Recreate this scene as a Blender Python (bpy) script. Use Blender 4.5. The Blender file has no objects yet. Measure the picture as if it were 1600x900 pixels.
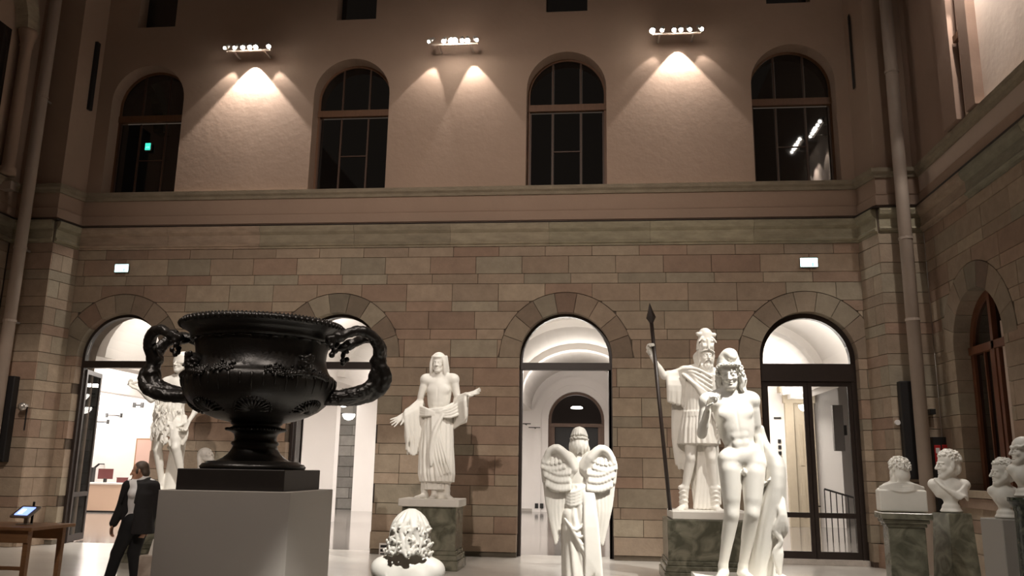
import bpy, bmesh, math, random
import numpy as np
from mathutils import Vector, Matrix
C = bpy.context.scene.collection
R = random.Random(7)
PI = math.pi
# ---------------------------------------------------------------- camera
FPX, PIT, ROL, YAW, CH = 1313.3, 0.212524, 0.017024, -0.104054, 1.72
_f = Vector((math.sin(YAW)*math.cos(PIT), math.cos(YAW)*math.cos(PIT), math.sin(PIT)))
_r0 = Vector((math.cos(YAW), -math.sin(YAW), 0)); _u0 = _r0.cross(_f)
_r = _r0*math.cos(ROL)+_u0*math.sin(ROL); _u = -_r0*math.sin(ROL)+_u0*math.cos(ROL)
def at(px, py, y):
    """pixel of the 1600x900 photograph -> point at distance y"""
    d = _f+_r*((px-800)/FPX)-_u*((py-450)/FPX)
    d = d*(y/d.y)
    return Vector((d.x, d.y, d.z+CH))
cd = bpy.data.cameras.new('camera'); cam = bpy.data.objects.new('camera', cd); C.objects.link(cam)
cd.sensor_width = 36; cd.lens = FPX/1600*36; cd.clip_end = 200
M = Matrix((( _r.x, _u.x, -_f.x), (_r.y, _u.y, -_f.y), (_r.z, _u.z, -_f.z))).to_4x4()
M.translation = (0, 0, CH); cam.matrix_world = M
bpy.context.scene.camera = cam
# ---------------------------------------------------------------- world, exposure, lights
w = bpy.data.worlds.new('world'); bpy.context.scene.world = w; w.use_nodes = True
w.node_tree.nodes['Background'].inputs[0].default_value = (1.0, 0.78, 0.62, 1)
w.node_tree.nodes['Background'].inputs[1].default_value = 0.032
vs = bpy.context.scene.view_settings
vs.view_transform = 'Standard'; vs.look = 'None'; vs.exposure = 0.7; vs.gamma = 1; vs.use_curve_mapping = False
WARM = (1.0, 0.86, 0.75)
def spot(name, loc, target, power, deg, blend=.4, rad=.06, col=WARM):
    l = bpy.data.lights.new(name, 'SPOT'); l.energy = power; l.spot_size = math.radians(deg); l.spot_blend = blend
    l.shadow_soft_size = rad; l.color = col
    o = bpy.data.objects.new(name, l); C.objects.link(o); o.location = loc
    o.rotation_euler = (Vector(target)-Vector(loc)).to_track_quat('-Z', 'Y').to_euler(); return o
def area(name, loc, target, power, sx, sy, col):
    l = bpy.data.lights.new(name, 'AREA'); l.shape = 'RECTANGLE'; l.size = sx; l.size_y = sy; l.energy = power; l.color = col
    o = bpy.data.objects.new(name, l); C.objects.link(o); o.location = loc
    o.rotation_euler = (Vector(target)-Vector(loc)).to_track_quat('-Z', 'Y').to_euler(); return o
STAT = (1.0, 0.95, 0.87)
# court spots: unseen, added high over the court as statue keys and fills
spot('court_spot', (3.5, 8.0, 12.0), (-2.95, 15.3, 2.9), 2900, 11, .5, .08, STAT)
spot('court_spot', (-7.5, 4.0, 12.0), (-2.9, 15.3, 2.8), 420, 12, .5, .08, STAT)
spot('court_spot', (6.1, 10.0, 11.8), (1.85, 14.6, 3.0), 3000, 14, .5, .08, STAT)
spot('court_spot', (-1.0, 3.0, 12.0), (1.5, 14.6, 2.6), 600, 11, .5, .08, STAT)
spot('court_spot', (-2.6, 8.0, 12.0), (-7.9, 15.2, 2.9), 3400, 13, .5, .08, STAT)
spot('court_spot', (5.2, 2.5, 11.8), (1.2, 7.7, 1.85), 6500, 13, .5, .08, STAT)
spot('court_spot', (-4.0, 1.0, 11.8), (1.2, 7.7, 1.75), 700, 13, .5, .08, STAT)
spot('court_spot', (4.2, 2.5, 11.8), (-.2, 8.2, 1.5), 3300, 13, .5, .08, STAT)
spot('court_spot', (1.5, -2.0, 11.8), (-1.2, 5.5, 1.2), 6000, 11, .5, .08, STAT)
spot('court_spot', (-2.5, 6.0, 12.0), (4.7, 13.0, 1.4), 1500, 17, .6, .08, STAT)
spot('court_spot', (0.0, 4.0, 12.0), (4.2, 9.2, 1.5), 900, 14, .6, .08, STAT)
spot('court_spot', (-9.0, 8.0, 12.0), (-5.7, 11.8, 1.8), 1500, 11, .5, .08, STAT)
spot('court_spot', (-5.0, 4.0, 12.0), (-12.4, 16.4, 2.0), 1600, 17, .6, .08, WARM)
spot('court_spot', (0.5, 2.0, 12.0), (-2.9, 7.0, 2.4), 900, 20, .6, .08, WARM)
spot('court_spot', (-6.5, 3.0, 12.0), (-2.9, 7.0, 2.6), 900, 18, .6, .08, WARM)
spot('court_spot', (-3.0, -3.0, 12.0), (-3.1, 17.0, 3.6), 3600, 54, .9, .2, WARM)  # unseen wide fill spot, added to brighten the stone wall
# lights inside the white hall behind the arches
for x, y in ((-20, 28), (-16, 22), (-15.5, 29), (-10.5, 21.5), (-10.5, 29), (-5.6, 21.5), (-5.6, 29), (-.7, 21.5), (-.7, 30), (4.3, 21.5), (5.5, 28)):
    area('hall_light', (x, y, 4.3), (x, y, 0), 120, 1.6, 1.6, (1.0, .92, .84))
    area('hall_light', (x, y, 3.9), (x, y, 9), 80, 1.4, 1.4, (1.0, .93, .86))
# ---------------------------------------------------------------- materials
def nm(name):
    m = bpy.data.materials.new(name); m.use_nodes = True
    return m, m.node_tree, m.node_tree.nodes['Principled BSDF']
def mat(name, col, rough=.5, metal=0, noise=0, scale=8, bump=0, bscale=60, emit=None, estr=0, spec=.5, vary=None, stretch=(1,1,1), coat=0):
    m, t, b = nm(name)
    b.inputs['Roughness'].default_value = rough; b.inputs['Metallic'].default_value = metal
    b.inputs['Specular IOR Level'].default_value = spec
    b.inputs['Coat Weight'].default_value = coat
    b.inputs['Base Color'].default_value = (*col, 1)
    tc = t.nodes.new('ShaderNodeTexCoord'); mp = t.nodes.new('ShaderNodeMapping'); mp.inputs['Scale'].default_value = stretch
    t.links.new(tc.outputs['Object'], mp.inputs[0])
    src = None
    if vary:                      # colour carried by each piece (object colour)
        oi = t.nodes.new('ShaderNodeObjectInfo'); src = oi.outputs['Color']
    if noise:
        n = t.nodes.new('ShaderNodeTexNoise'); n.inputs['Scale'].default_value = scale; n.inputs['Detail'].default_value = 6; n.inputs['Roughness'].default_value = .65
        t.links.new(mp.outputs[0], n.inputs[0])
        r = t.nodes.new('ShaderNodeMapRange'); r.inputs[1].default_value = .25; r.inputs[2].default_value = .75
        r.inputs[3].default_value = 1-noise; r.inputs[4].default_value = 1+noise; t.links.new(n.outputs[0], r.inputs[0])
        mx = t.nodes.new('ShaderNodeVectorMath'); mx.operation = 'SCALE'
        if src: t.links.new(src, mx.inputs[0])
        else: mx.inputs[0].default_value = col
        t.links.new(r.outputs[0], mx.inputs['Scale']); src = mx.outputs[0]
    if src: t.links.new(src, b.inputs['Base Color'])
    if bump:
        n2 = t.nodes.new('ShaderNodeTexNoise'); n2.inputs['Scale'].default_value = bscale; n2.inputs['Detail'].default_value = 5
        t.links.new(mp.outputs[0], n2.inputs[0])
        bp = t.nodes.new('ShaderNodeBump'); bp.inputs['Strength'].default_value = bump; bp.inputs['Distance'].default_value = .02
        t.links.new(n2.outputs[0], bp.inputs['Height']); t.links.new(bp.outputs[0], b.inputs['Normal'])
    if emit:
        b.inputs['Emission Color'].default_value = (*emit, 1); b.inputs['Emission Strength'].default_value = estr
    return m
def marble_mat(name, c1, c2, scale=3, rough=.3, lo=.4, hi=.6):
    m, t, b = nm(name); b.inputs['Roughness'].default_value = rough
    tc = t.nodes.new('ShaderNodeTexCoord')
    n = t.nodes.new('ShaderNodeTexNoise'); n.inputs['Scale'].default_value = scale; n.inputs['Detail'].default_value = 8; n.inputs['Distortion'].default_value = 1.6
    t.links.new(tc.outputs['Object'], n.inputs[0])
    r = t.nodes.new('ShaderNodeValToRGB'); r.color_ramp.elements[0].position = lo; r.color_ramp.elements[1].position = hi
    r.color_ramp.elements[0].color = (*c1, 1); r.color_ramp.elements[1].color = (*c2, 1)
    t.links.new(n.outputs[0], r.inputs[0]); t.links.new(r.outputs[0], b.inputs['Base Color']); return m
plaster = mat('plaster', (.40, .285, .215), .85, noise=.06, scale=.8, bump=.25, bscale=9)
cream = mat('cream_plaster', (.62, .5, .42), .85, noise=.05, scale=1, bump=.3, bscale=7)
stone = mat('ashlar_stone', (.4, .32, .24), .8, noise=.16, scale=5, bump=.35, bscale=22, vary=True)
mortar = mat('mortar', (.13, .1, .075), .95, noise=.2, scale=6)
corn = mat('cornice_stone', (.34, .30, .22), .8, noise=.25, scale=3, bump=.4, bscale=16, vary=True, stretch=(1, 1, 3))
white = mat('white_marble', (.82, .79, .73), .48, noise=.04, scale=6)
greym = marble_mat('green_marble', (.10, .10, .072), (.26, .25, .19), 3.2, .25, .38, .66)
bronze = mat('black_bronze', (.012, .0105, .009), .36, metal=.0, noise=.3, scale=9, bump=.12, bscale=40, spec=.62)
blackstone = mat('black_stone', (.022, .018, .016), .45, noise=.2, scale=10)
greypaint = mat('grey_paint', (.40, .375, .345), .7, noise=.02, scale=2)
whitepaint = mat('white_wall_paint', (.82, .79, .77), .8, noise=.02, scale=1)
vaultm = mat('vault_plaster', (.74, .71, .68), .85, noise=.02, scale=1)
darkmet = mat('dark_bronze_frame', (.03, .02, .016), .4, noise=.15, scale=10)
wood = mat('brown_window_wood', (.16, .075, .035), .5, noise=.2, scale=4, stretch=(6, 6, 1))
oak = mat('oak', (.36, .19, .09), .45, noise=.18, scale=5, stretch=(1, 8, 8))
blk = mat('black_plastic', (.012, .011, .011), .5)
pipe_m = mat('painted_pipe', (.43, .35, .29), .6, noise=.05, scale=3)
floor_m = mat('polished_limestone', (.62, .59, .54), .22, noise=.06, scale=1.5)
hallfloor = mat('hall_floor', (.25, .23, .215), .1, noise=.05, scale=1.2)
steel = mat('steel', (.5, .48, .45), .35, metal=.8)
darkglass, t_, b_ = nm('dark_window_glass')
b_.inputs['Base Color'].default_value = (.004, .004, .004, 1); b_.inputs['Roughness'].default_value = .03; b_.inputs['Specular IOR Level'].default_value = .8; b_.inputs['Coat Weight'].default_value = .6
glass, t_, b_ = nm('clear_glass')
tr = t_.nodes.new('ShaderNodeBsdfTransparent'); gl = t_.nodes.new('ShaderNodeBsdfGlossy'); gl.inputs['Roughness'].default_value = .01
fr = t_.nodes.new('ShaderNodeFresnel'); fr.inputs[0].default_value = 1.3; mxs = t_.nodes.new('ShaderNodeMixShader')
tr.inputs[0].default_value = (.93, .93, .92, 1)
t_.links.new(fr.outputs[0], mxs.inputs[0]); t_.links.new(tr.outputs[0], mxs.inputs[1]); t_.links.new(gl.outputs[0], mxs.inputs[2])
t_.links.new(mxs.outputs[0], t_.nodes['Material Output'].inputs[0])
lamp_m = mat('lamp_lens', (1, 1, 1), .3, emit=(1, .93, .84), estr=40)
lampsoft = mat('lamp_dome', (1, 1, 1), .3, emit=(1, .95, .88), estr=5)
exitm = mat('exit_panel', (.8, .95, .95), .4, emit=(.50, .95, 1.0), estr=3.2)
exitg = mat('exit_reflection', (.02, .3, .2), .4, emit=(.05, .75, .55), estr=.8)
# ---------------------------------------------------------------- mesh helpers
def link(name, me, m, parent=None):
    me.materials.append(m); o = bpy.data.objects.new(name, me); C.objects.link(o)
    if parent: o.parent = parent
    return o
def obj(name, bm, m, parent=None, smooth=False):
    me = bpy.data.meshes.new(name); bmesh.ops.recalc_face_normals(bm, faces=bm.faces)
    if smooth:
        for f in bm.faces: f.smooth = True
    bm.to_mesh(me); bm.free(); return link(name, me, m, parent)
def B(): return bmesh.new()
def box(bm, lo, hi, bev=0):
    vs_ = [bm.verts.new((x, y, z)) for x in (lo[0], hi[0]) for y in (lo[1], hi[1]) for z in (lo[2], hi[2])]
    fs = [bm.faces.new([vs_[i] for i in q]) for q in ((0,1,3,2),(4,6,7,5),(0,4,5,1),(2,3,7,6),(0,2,6,4),(1,5,7,3))]
    if bev:
        es = list({e for f in fs for e in f.edges})
        bmesh.ops.bevel(bm, geom=es, offset=bev, segments=1, affect='EDGES')
    return bm
def bx(name, lo, hi, m, parent=None, bev=.004): return obj(name, box(B(), lo, hi, bev), m, parent)
def tube(bm, pts, rad, n=10, close=True):
    pts = [Vector(p) for p in pts]; rs = rad if isinstance(rad, (list, tuple)) else [rad]*len(pts)
    rings = []; prev = None
    for i, p in enumerate(pts):
        d = (pts[min(i+1, len(pts)-1)]-pts[max(i-1, 0)]).normalized()
        if prev is None: a = d.orthogonal().normalized()
        else: a = (prev-d*prev.dot(d)).normalized()
        prev = a; b = d.cross(a)
        rings.append([bm.verts.new(p+(a*math.cos(2*PI*k/n)+b*math.sin(2*PI*k/n))*rs[i]) for k in range(n)])
    for i in range(len(rings)-1):
        for k in range(n): bm.faces.new((rings[i][k], rings[i][(k+1)%n], rings[i+1][(k+1)%n], rings[i+1][k]))
    if close: bm.faces.new(rings[0][::-1]); bm.faces.new(rings[-1])
    return bm
def lathe(bm, prof, c=(0,0,0), n=48):
    rings = [[bm.verts.new((c[0]+r*math.cos(2*PI*k/n), c[1]+r*math.sin(2*PI*k/n), c[2]+z)) for k in range(n)] for r, z in prof]
    for i in range(len(rings)-1):
        for k in range(n): bm.faces.new((rings[i][k], rings[i][(k+1)%n], rings[i+1][(k+1)%n], rings[i+1][k]))
    bm.faces.new(rings[0][::-1]); bm.faces.new(rings[-1]); return bm
def blob(bm, c, r, seg=8, rot=None):
    s = Matrix.Diagonal((*(r if hasattr(r, '__len__') else (r, r, r)), 1))
    bmesh.ops.create_uvsphere(bm, u_segments=seg, v_segments=max(4, seg*2//3), radius=1, matrix=Matrix.Translation(c) @ (rot.to_4x4() if rot else Matrix()) @ s); return bm
def prism(bm, poly, f0, d0, d1, ch=0):
    """poly of (u,v), mapping f0(u,v,depth)"""
    n = len(poly)
    if ch:
        cu = sum(p[0] for p in poly)/n; cv = sum(p[1] for p in poly)/n
        mu = max(abs(p[0]-cu) for p in poly)+1e-6; mv = max(abs(p[1]-cv) for p in poly)+1e-6
        front = [(p[0]-(p[0]-cu)/mu*ch, p[1]-(p[1]-cv)/mv*ch) for p in poly]
    else: front = poly
    a = [bm.verts.new(f0(u, v, d0)) for u, v in poly]
    b = [bm.verts.new(f0(u, v, d1-ch)) for u, v in poly] if ch else None
    c = [bm.verts.new(f0(u, v, d1)) for u, v in front]
    L = [a, b, c] if ch else [a, c]
    for p, q in zip(L, L[1:]):
        for i in range(n): bm.faces.new((p[i], p[(i+1)%n], q[(i+1)%n], q[i]))
    bm.faces.new(a[::-1]); bm.faces.new(c); return bm
def empty(name, loc=(0,0,0), rz=0):
    o = bpy.data.objects.new(name, None); C.objects.link(o); o.location = loc; o.rotation_euler = (0, 0, rz); o.empty_display_size = .2
    return o
def tag(o, label=None, cat=None, group=None, kind=None):
    if label: o['label'] = label
    if cat: o['category'] = cat
    if group: o['group'] = group
    if kind: o['kind'] = kind
    return o
def struct(o, label=None): o['kind'] = 'structure'; (o.__setitem__('label', label) if label else None); return o
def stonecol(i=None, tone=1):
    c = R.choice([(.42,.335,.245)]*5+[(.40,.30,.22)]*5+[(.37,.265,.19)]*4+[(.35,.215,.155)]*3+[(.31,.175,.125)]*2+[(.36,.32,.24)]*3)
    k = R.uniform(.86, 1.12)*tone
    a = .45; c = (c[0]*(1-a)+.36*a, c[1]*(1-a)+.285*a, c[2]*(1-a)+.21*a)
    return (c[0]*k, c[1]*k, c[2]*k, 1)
# ---------------------------------------------------------------- the court
YW = 17.5; XR = 6.42; XL = -12.95
BAYS = [-10.55, -5.615, -.68, 4.255]
DH, DS = .97, 4.02          # door half width and springing
WH, WS, WB = .89, 10.10, 7.78
def wall_with_arches(bm, u0, u1, v0, v1, ops, f, d0, d1, seg=20):
    """ops: (centre, half, sill, spring, arched or top)"""
    u = u0
    P = lambda poly: prism(bm, poly, f, d0, d1)
    for c, h, sill, spr, top in sorted(ops):
        if c-h > u: P([(u, v0), (c-h, v0), (c-h, v1), (u, v1)])
        if sill > v0: P([(c-h, v0), (c+h, v0), (c+h, sill), (c-h, sill)])
        if top is None:
            for i in range(seg):
                a0, a1 = PI-PI*i/seg, PI-PI*(i+1)/seg
                P([(c+h*math.cos(a0), spr+h*math.sin(a0)), (c+h*math.cos(a1), spr+h*math.sin(a1)), (c+h*math.cos(a1), v1), (c+h*math.cos(a0), v1)])
        else: P([(c-h, top), (c+h, top), (c+h, v1), (c-h, v1)])
        u = c+h
    if u < u1: P([(u, v0), (u1, v0), (u1, v1), (u, v1)])
fb = lambda u, v, d: (u, YW-d, v)                 # back wall
fr_ = lambda u, v, d: (XR-d, u, v)                # right wall
fl_ = lambda u, v, d: (XL+d, u, v)                # left wall
struct(bx('floor', (-13.2, -9, -.3), (6.7, 18.1, 0), floor_m, bev=0), 'pale polished stone floor of the sculpture court')
bm = B(); wall_with_arches(bm, -12.95, 6.42, 0, 6.9, [(c, DH+.02, 0, DS, None) for c in BAYS], fb, -.75, -.03)
wb = struct(obj('wall_back', bm, mortar), 'ashlar stone wall with arched doorways below plastered upper storey')
bm = B()
for z0, z1, ops in ((6.9, 11.99-.6, [(c, WH, WB, WS, None) for c in BAYS]), (11.39, 16.5, [(c, .475, 11.99, 0, 14.2) for c in BAYS])):
    wall_with_arches(bm, -12.95, 6.42, z0, z1, ops, fb, -.75, 0)
obj('plaster_wall', bm, plaster, wb)
# --- ashlar courses
CZ = []
z = 6.438; k = 0
while z > 1.0:
    hgt = .222 if k % 2 == 0 else .382
    CZ.append((z-hgt, z, k)); z -= hgt; k += 1
CZ.append((.44, z, k)); CZ.append((.0, .44, k+1))
def course_blocks(u0, u1, z0, z1, off, ops, Rout, Rs, half):
    """clip a course against arches; returns polygons"""
    out = []; G = .0045
    edges = []; u = u0
    first = u0-(1.0-off % 1.0)
    x = first
    while x < u1:
        a, b = max(x, u0), min(x+1.0, u1); x += 1.0
        if b-a < .05: continue
        segs = [(a, b)]
        for c in ops:
            new = []
            for (p, q) in segs:
                if z1 <= Rs+1e-6 or z0 < Rs-.1:       # jamb zone
                    lo, hi = c-half, c+half
                    if q <= lo or p >= hi: new.append((p, q))
                    else:
                        if p < lo: new.append((p, lo+G))
                        if q > hi: new.append((hi-G, q))
                else: new.append((p, q))
            segs = new
        for p, q in segs:
            if q-p < .06: continue
            cc = [c for c in ops if q > c-Rout and p < c+Rout and z1 > Rs and not z0 < Rs-.1]
            if not cc or z0 >= Rs+Rout: out.append([(p+G, z0+G), (q-G, z0+G), (q-G, z1-G), (p+G, z1-G)]); continue
            c = cc[0]; g = G
            def low(x_):
                t = Rout**2-(x_-c)**2
                return max(z0+g, Rs+math.sqrt(t)+g) if t > 0 else z0+g
            xs = [p+g+(q-p-2*g)*i/24 for i in range(25)]; run = []
            for x_ in xs+[None]:
                if x_ is not None and low(x_) < z1-g-.012: run.append(x_)
                elif run:
                    if len(run) > 2: out.append([(x2, low(x2)) for x2 in run]+[(run[-1], z1-g), (run[0], z1-g)])
                    run = []
    return out
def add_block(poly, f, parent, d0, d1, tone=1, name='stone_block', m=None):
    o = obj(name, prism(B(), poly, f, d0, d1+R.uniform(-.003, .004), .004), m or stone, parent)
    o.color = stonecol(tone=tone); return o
for z0, z1, k in CZ[:-1]:
    off = .28 if k % 4 in (1,) else (.78 if k % 4 in (0, 3) else .28)
    if k % 4 == 2: off = .33
    for p in course_blocks(-11.9, 5.5, z0, z1, off, BAYS, 1.40, DS, DH): add_block(p, fb, wb, -.26, 0)
for a, b in ((-11.9, BAYS[0]-DH), (BAYS[0]+DH, BAYS[1]-DH), (BAYS[1]+DH, BAYS[2]-DH), (BAYS[2]+DH, BAYS[3]-DH), (BAYS[3]+DH, 5.5)):
    n = max(1, round((b-a)/1.2))
    for i in range(n):
        p, q = a+(b-a)*i/n, a+(b-a)*(i+1)/n
        add_block([(p+.005, .1), (q-.005, .1), (q-.005, .435), (p+.005, .435)], fb, wb, -.2, .09, .85, 'plinth_stone')
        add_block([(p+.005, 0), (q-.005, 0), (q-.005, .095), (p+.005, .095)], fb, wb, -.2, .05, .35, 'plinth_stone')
# --- voussoirs
def voussoirs(c, f, parent, r0=DH, r1=1.39, zs=DS, n=9, d=-.26, lo=None, hi=None):
    for i in range(n):
        a0, a1 = PI-PI*i/n-.004, PI-PI*(i+1)/n+.004
        pts = [(c+r*math.cos(a), zs+r*math.sin(a)) for r, aa in ((r0, (a0, a1)), (r1, (a1, a0))) for a in [aa[0]+(aa[1]-aa[0])*j/4 for j in range(5)]]
        if lo is not None: pts = [(min(max(u, lo), hi), v) for u, v in pts]
        o = add_block(pts, f, parent, d, .004, R.choice((.62, .75, .92, .85)), 'voussoir')
for c in BAYS: voussoirs(c, fb, wb, lo=-11.8, hi=5.42)
# --- corner piers
PL = [(-11.80, 17.5), (-11.95, 16.8), (-12.95, 16.8)]; PR = [(5.42, 17.5), (5.58, 16.78), (6.42, 16.78)]
def pier(name, pts, label):
    (ax, ay), (bx_, by), (cx, cy) = pts
    s = 1 if cx > ax else -1
    def poly_mesh(z0, z1, m, parent=None, nm_='pier', o=0):
        return obj(nm_, prism(B(), [(ax-s*o, ay+.3), (ax-s*o, ay), (bx_-s*o, by-o), (cx, cy-o), (cx, ay+.3)], lambda u, v, d: (u, v, d), z0, z1), m, parent)
    core = poly_mesh(0, 6.44, mortar, None, name); struct(core, label)
    poly_mesh(6.44, 16.5, plaster, core, 'plaster_shaft')
    for pa, pb, side in (((ax, ay), (bx_, by), 0), ((bx_, by), (cx, cy), 1)):
        L = math.hypot(pb[0]-pa[0], pb[1]-pa[1]); ux, uy = (pb[0]-pa[0])/L, (pb[1]-pa[1])/L
        nx, ny = (uy, -ux)
        if side == 1 and ny > 0 or side == 0 and nx*s > 0: nx, ny = -nx, -ny
        f = lambda u, v, d: (pa[0]+ux*u+nx*d, pa[1]+uy*u+ny*d, v)
        for z0, z1, k in CZ:
            st = .02
            zz = [(z0, z1)]
            for p0, p1 in zz:
                sp = L*(.6 if (k+side) % 2 else 1.0) if k % 2 else L
                cuts = [0, sp, L] if sp < L-.05 else [0, L]
                if side == 1 and k % 2: cuts = [0, L]
                for u0, u1 in zip(cuts, cuts[1:]):
                    e0 = .03 if (side == 1 and u0 == 0) else 0
                    add_block([(u0+.004-e0, p0+.005), (u1-.004, p0+.005), (u1-.004, p1-.005), (u0+.004-e0, p1-.005)], f, core, -.02, .03 + (.08 if p1 < .5 else 0), 1.0)
    return core
pl = pier('trim_1', PL, 'left corner pier of pale stone with plaster shaft above')
pr = pier('trim_2', PR, 'right corner pier of pale stone with plaster shaft above')
for x, xs, y0 in ((-11.84, 1, 17.2), (5.47, -1, 17.2)):
    bx('slot_recess', (x-.02, y0, 9.78), (x+.035*xs+.02, y0+.12, 11.5), blk, pl if xs > 0 else pr)
# --- cornices swept round the court
PATH = [(-12.95, 6.0), (-12.95, 16.8), (-11.95, 16.8), (-11.80, 17.5), (5.42, 17.5), (5.58, 16.78), (6.42, 16.78), (6.42, 6.0)]
def sweep(name, prof, m, parent=None, path=PATH, cap=True):
    bm = B(); n = len(path); rings = []
    for i, p in enumerate(path):
        P = Vector((*p, 0)); ds = []
        if i > 0: ds.append((P-Vector((*path[i-1], 0))).normalized())
        if i < n-1: ds.append((Vector((*path[i+1], 0))-P).normalized())
        ns = [Vector((d.y, -d.x, 0)) for d in ds]
        nn = sum(ns, Vector())/len(ns); nn = nn/nn.length_squared
        rings.append([bm.verts.new((P.x+nn.x*o, P.y+nn.y*o, z)) for o, z in prof])
    for a, b in zip(rings, rings[1:]):
        for i in range(len(prof)): bm.faces.new((a[i], a[(i+1) % len(prof)], b[(i+1) % len(prof)], b[i]))
    bm.faces.new(rings[0]); bm.faces.new(rings[-1][::-1])
    return obj(name, bm, m, parent)
def cuts_path(i0, i1, n):                   # split one run of the path in n stones
    a, b = Vector(PATH[i0]), Vector(PATH[i1])
    return [[tuple(a.lerp(b, k/n)), tuple(a.lerp(b, (k+1)/n))] for k in range(n)]
t3 = struct(sweep('trim_3', [(-.02, 7.60), (.04, 7.60), (.06, 7.66), (.11, 7.70), (.12, 7.78), (.0, 7.80), (-.02, 7.80)], corn), 'weathered stone string course under the upper windows')
t3.color = (.30, .25, .18, 1)
t4 = struct(sweep('trim_4', [(-.02, 7.02), (.035, 7.02), (.035, 7.22), (.05, 7.24), (-.02, 7.25)], plaster), 'plaster band above the cornice')
t5 = struct(sweep('trim_5', [(-.02, 6.93), (.16, 6.93), (.17, 6.955), (-.02, 6.985)], darkmet), 'thin dark strip along the top of the cornice')  # thin dark strip between cornice and plaster band
prof = [(-.02, 6.44), (.03, 6.44), (.035, 6.475), (.075, 6.485), (.095, 6.515), (.075, 6.545), (.055, 6.56), (.055, 6.74), (.09, 6.77), (.12, 6.80), (.15, 6.88), (.15, 6.93), (-.02, 6.93)]
t6 = struct(sweep('trim_6', [(-.02, 6.45), (.02, 6.45), (.04, 6.92), (-.02, 6.92)], mortar), 'stone cornice between ashlar and plaster')
for i in range(len(PATH)-1):
    L = (Vector(PATH[i+1])-Vector(PATH[i])).length
    if L < 1.6: q = sweep('cornice_stone', prof, corn, t6, PATH[i:i+2]); q.color = (.34, .30, .21, 1); continue
    for seg in cuts_path(i, i+1, round(L/2.1)):
        a, b = Vector(seg[0]), Vector(seg[1]); d = (b-a).normalized()*.003
        q = sweep('cornice_stone', prof, corn, t6, [tuple(a+d), tuple(b-d)]); kk = R.uniform(.82, 1.1); c = R.choice(((.34,.30,.21), (.33,.28,.20), (.36,.27,.2), (.30,.28,.21)))
        q.color = (c[0]*kk, c[1]*kk, c[2]*kk, 1)
# corners where runs meet
for i in (2, 3, 4, 5):
    pass
# --- right wall with its window
RW = 14.9
bm = B(); wall_with_arches(bm, -9, 16.8, 0, 6.9, [(RW, .98, 1.5, 3.95, None)], fr_, -.7, -.03)
wr = struct(obj('wall_right', bm, mortar), 'right side wall of ashlar below and pale plaster above')
bm = B(); prism(bm, [(-9, 6.9), (16.8, 6.9), (16.8, 16.5), (-9, 16.5)], fr_, -.7, 0); obj('plaster_wall', bm, cream, wr)
for z0, z1, k in CZ[:-1]:
    off = .3 if k % 4 in (1, 2) else .8
    for p in course_blocks(7.0, 16.75, z0, z1, off, [RW] if z1 > 1.5 else [], 1.42, 3.95, .96):
        if k >= 17 or True: add_block(p, fr_, wr, -.3, 0)
for a in (7.0, 9.4, 11.8, 14.2): add_block([(a, 0), (a+2.39, 0), (a+2.39, .44), (a, .44)], fr_, wr, -.1, .1, .9, 'plinth_stone')
bx('stone_facing', (XR-.0, -9, 0), (XR+.04, 7.0, 6.9), stone, wr, 0).color = (.38, .3, .22, 1)
voussoirs(RW, fr_, wr, .96, 1.41, 3.95, 9, -.3)
add_block([(RW-1.15, 1.38), (RW+1.15, 1.38), (RW+1.15, 1.5), (RW-1.15, 1.5)], fr_, wr, -.3, .14, .8, 'window_sill_stone')
add_block([(RW-1.1, 1.2), (RW+1.1, 1.2), (RW+1.1, 1.37), (RW-1.1, 1.37)], fr_, wr, -.1, .09, .9, 'window_sill_stone')
o = bx('stone_bench', (XR-.34, 12.9, 0), (XR-.11, 14.1, .5), stone, wr); o.color = (.5, .45, .34, 1)
# upper right wall: pilasters and slim window
darkpl = mat('brown_plaster', (.30, .20, .15), .85, noise=.08, scale=1.2, bump=.2, bscale=9)
bx('pilaster', (XR-.10, 14.98, 7.8), (XR+.02, 16.78, 16.5), darkpl, wr)
bx('pilaster', (XR-.20, 14.36, 7.8), (XR+.02, 14.93, 16.5), darkpl, wr)
bx('pilaster', (XR-.16, 13.72, 7.8), (XR+.02, 14.08, 16.5), darkpl, wr)
fw = empty('window_9', (0, 0, 0)); struct(fw, 'slim wooden window between pilasters high on the right wall')
bx('frame', (XR-.06, 14.08, 7.8), (XR+.01, 14.36, 16.5), wood, fw)
bx('pane', (XR-.09, 14.15, 7.82), (XR-.05, 14.26, 9.2), cream, fw); bx('pane', (XR-.09, 14.15, 9.35), (XR-.05, 14.26, 11.5), cream, fw)
bx('catch', (XR-.16, 14.1, 9.2), (XR-.05, 14.3, 9.33), wood, fw)
# --- left wall
wl = struct(bx('wall_left', (XL-.6, -9, 0), (XL-.03, 16.9, 16.5), mortar, bev=0), 'left side wall of ashlar and plaster')
for z0, z1, k in CZ:
    for a, b in ((14.4, 15.6), (15.6, 16.74)) if k % 2 else ((14.4, 15.1), (15.1, 16.74)):
        add_block([(a+.004, z0+.005), (b-.004, z0+.005), (b-.004, z1-.005), (a+.004, z1-.005)], fl_, wl, -.02, .0)
bx('stone_facing', (XL-.03, -9, 0), (XL, 14.4, 6.44), stone, wl, 0).color = (.38, .3, .22, 1)
bx('plaster_wall', (XL-.03, -9, 6.44), (XL, 16.9, 16.5), plaster, wl, 0)
wl2 = struct(empty('window_10'), 'dark arched upper window with a small column on the left wall')
bx('pane', (XL, 14.0, 7.82), (XL+.02, 15.85, 11.1), darkglass, wl2)
bm = B(); lathe(bm, [(.17, 7.8), (.17, 7.95), (.13, 8.0), (.12, 10.8), (.15, 10.85), (.13, 10.9), (.2, 11.15), (.2, 11.22)], (XL+.18, 16.15, 0), 16); obj('colonnette', bm, plaster, wl2, True)
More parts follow.
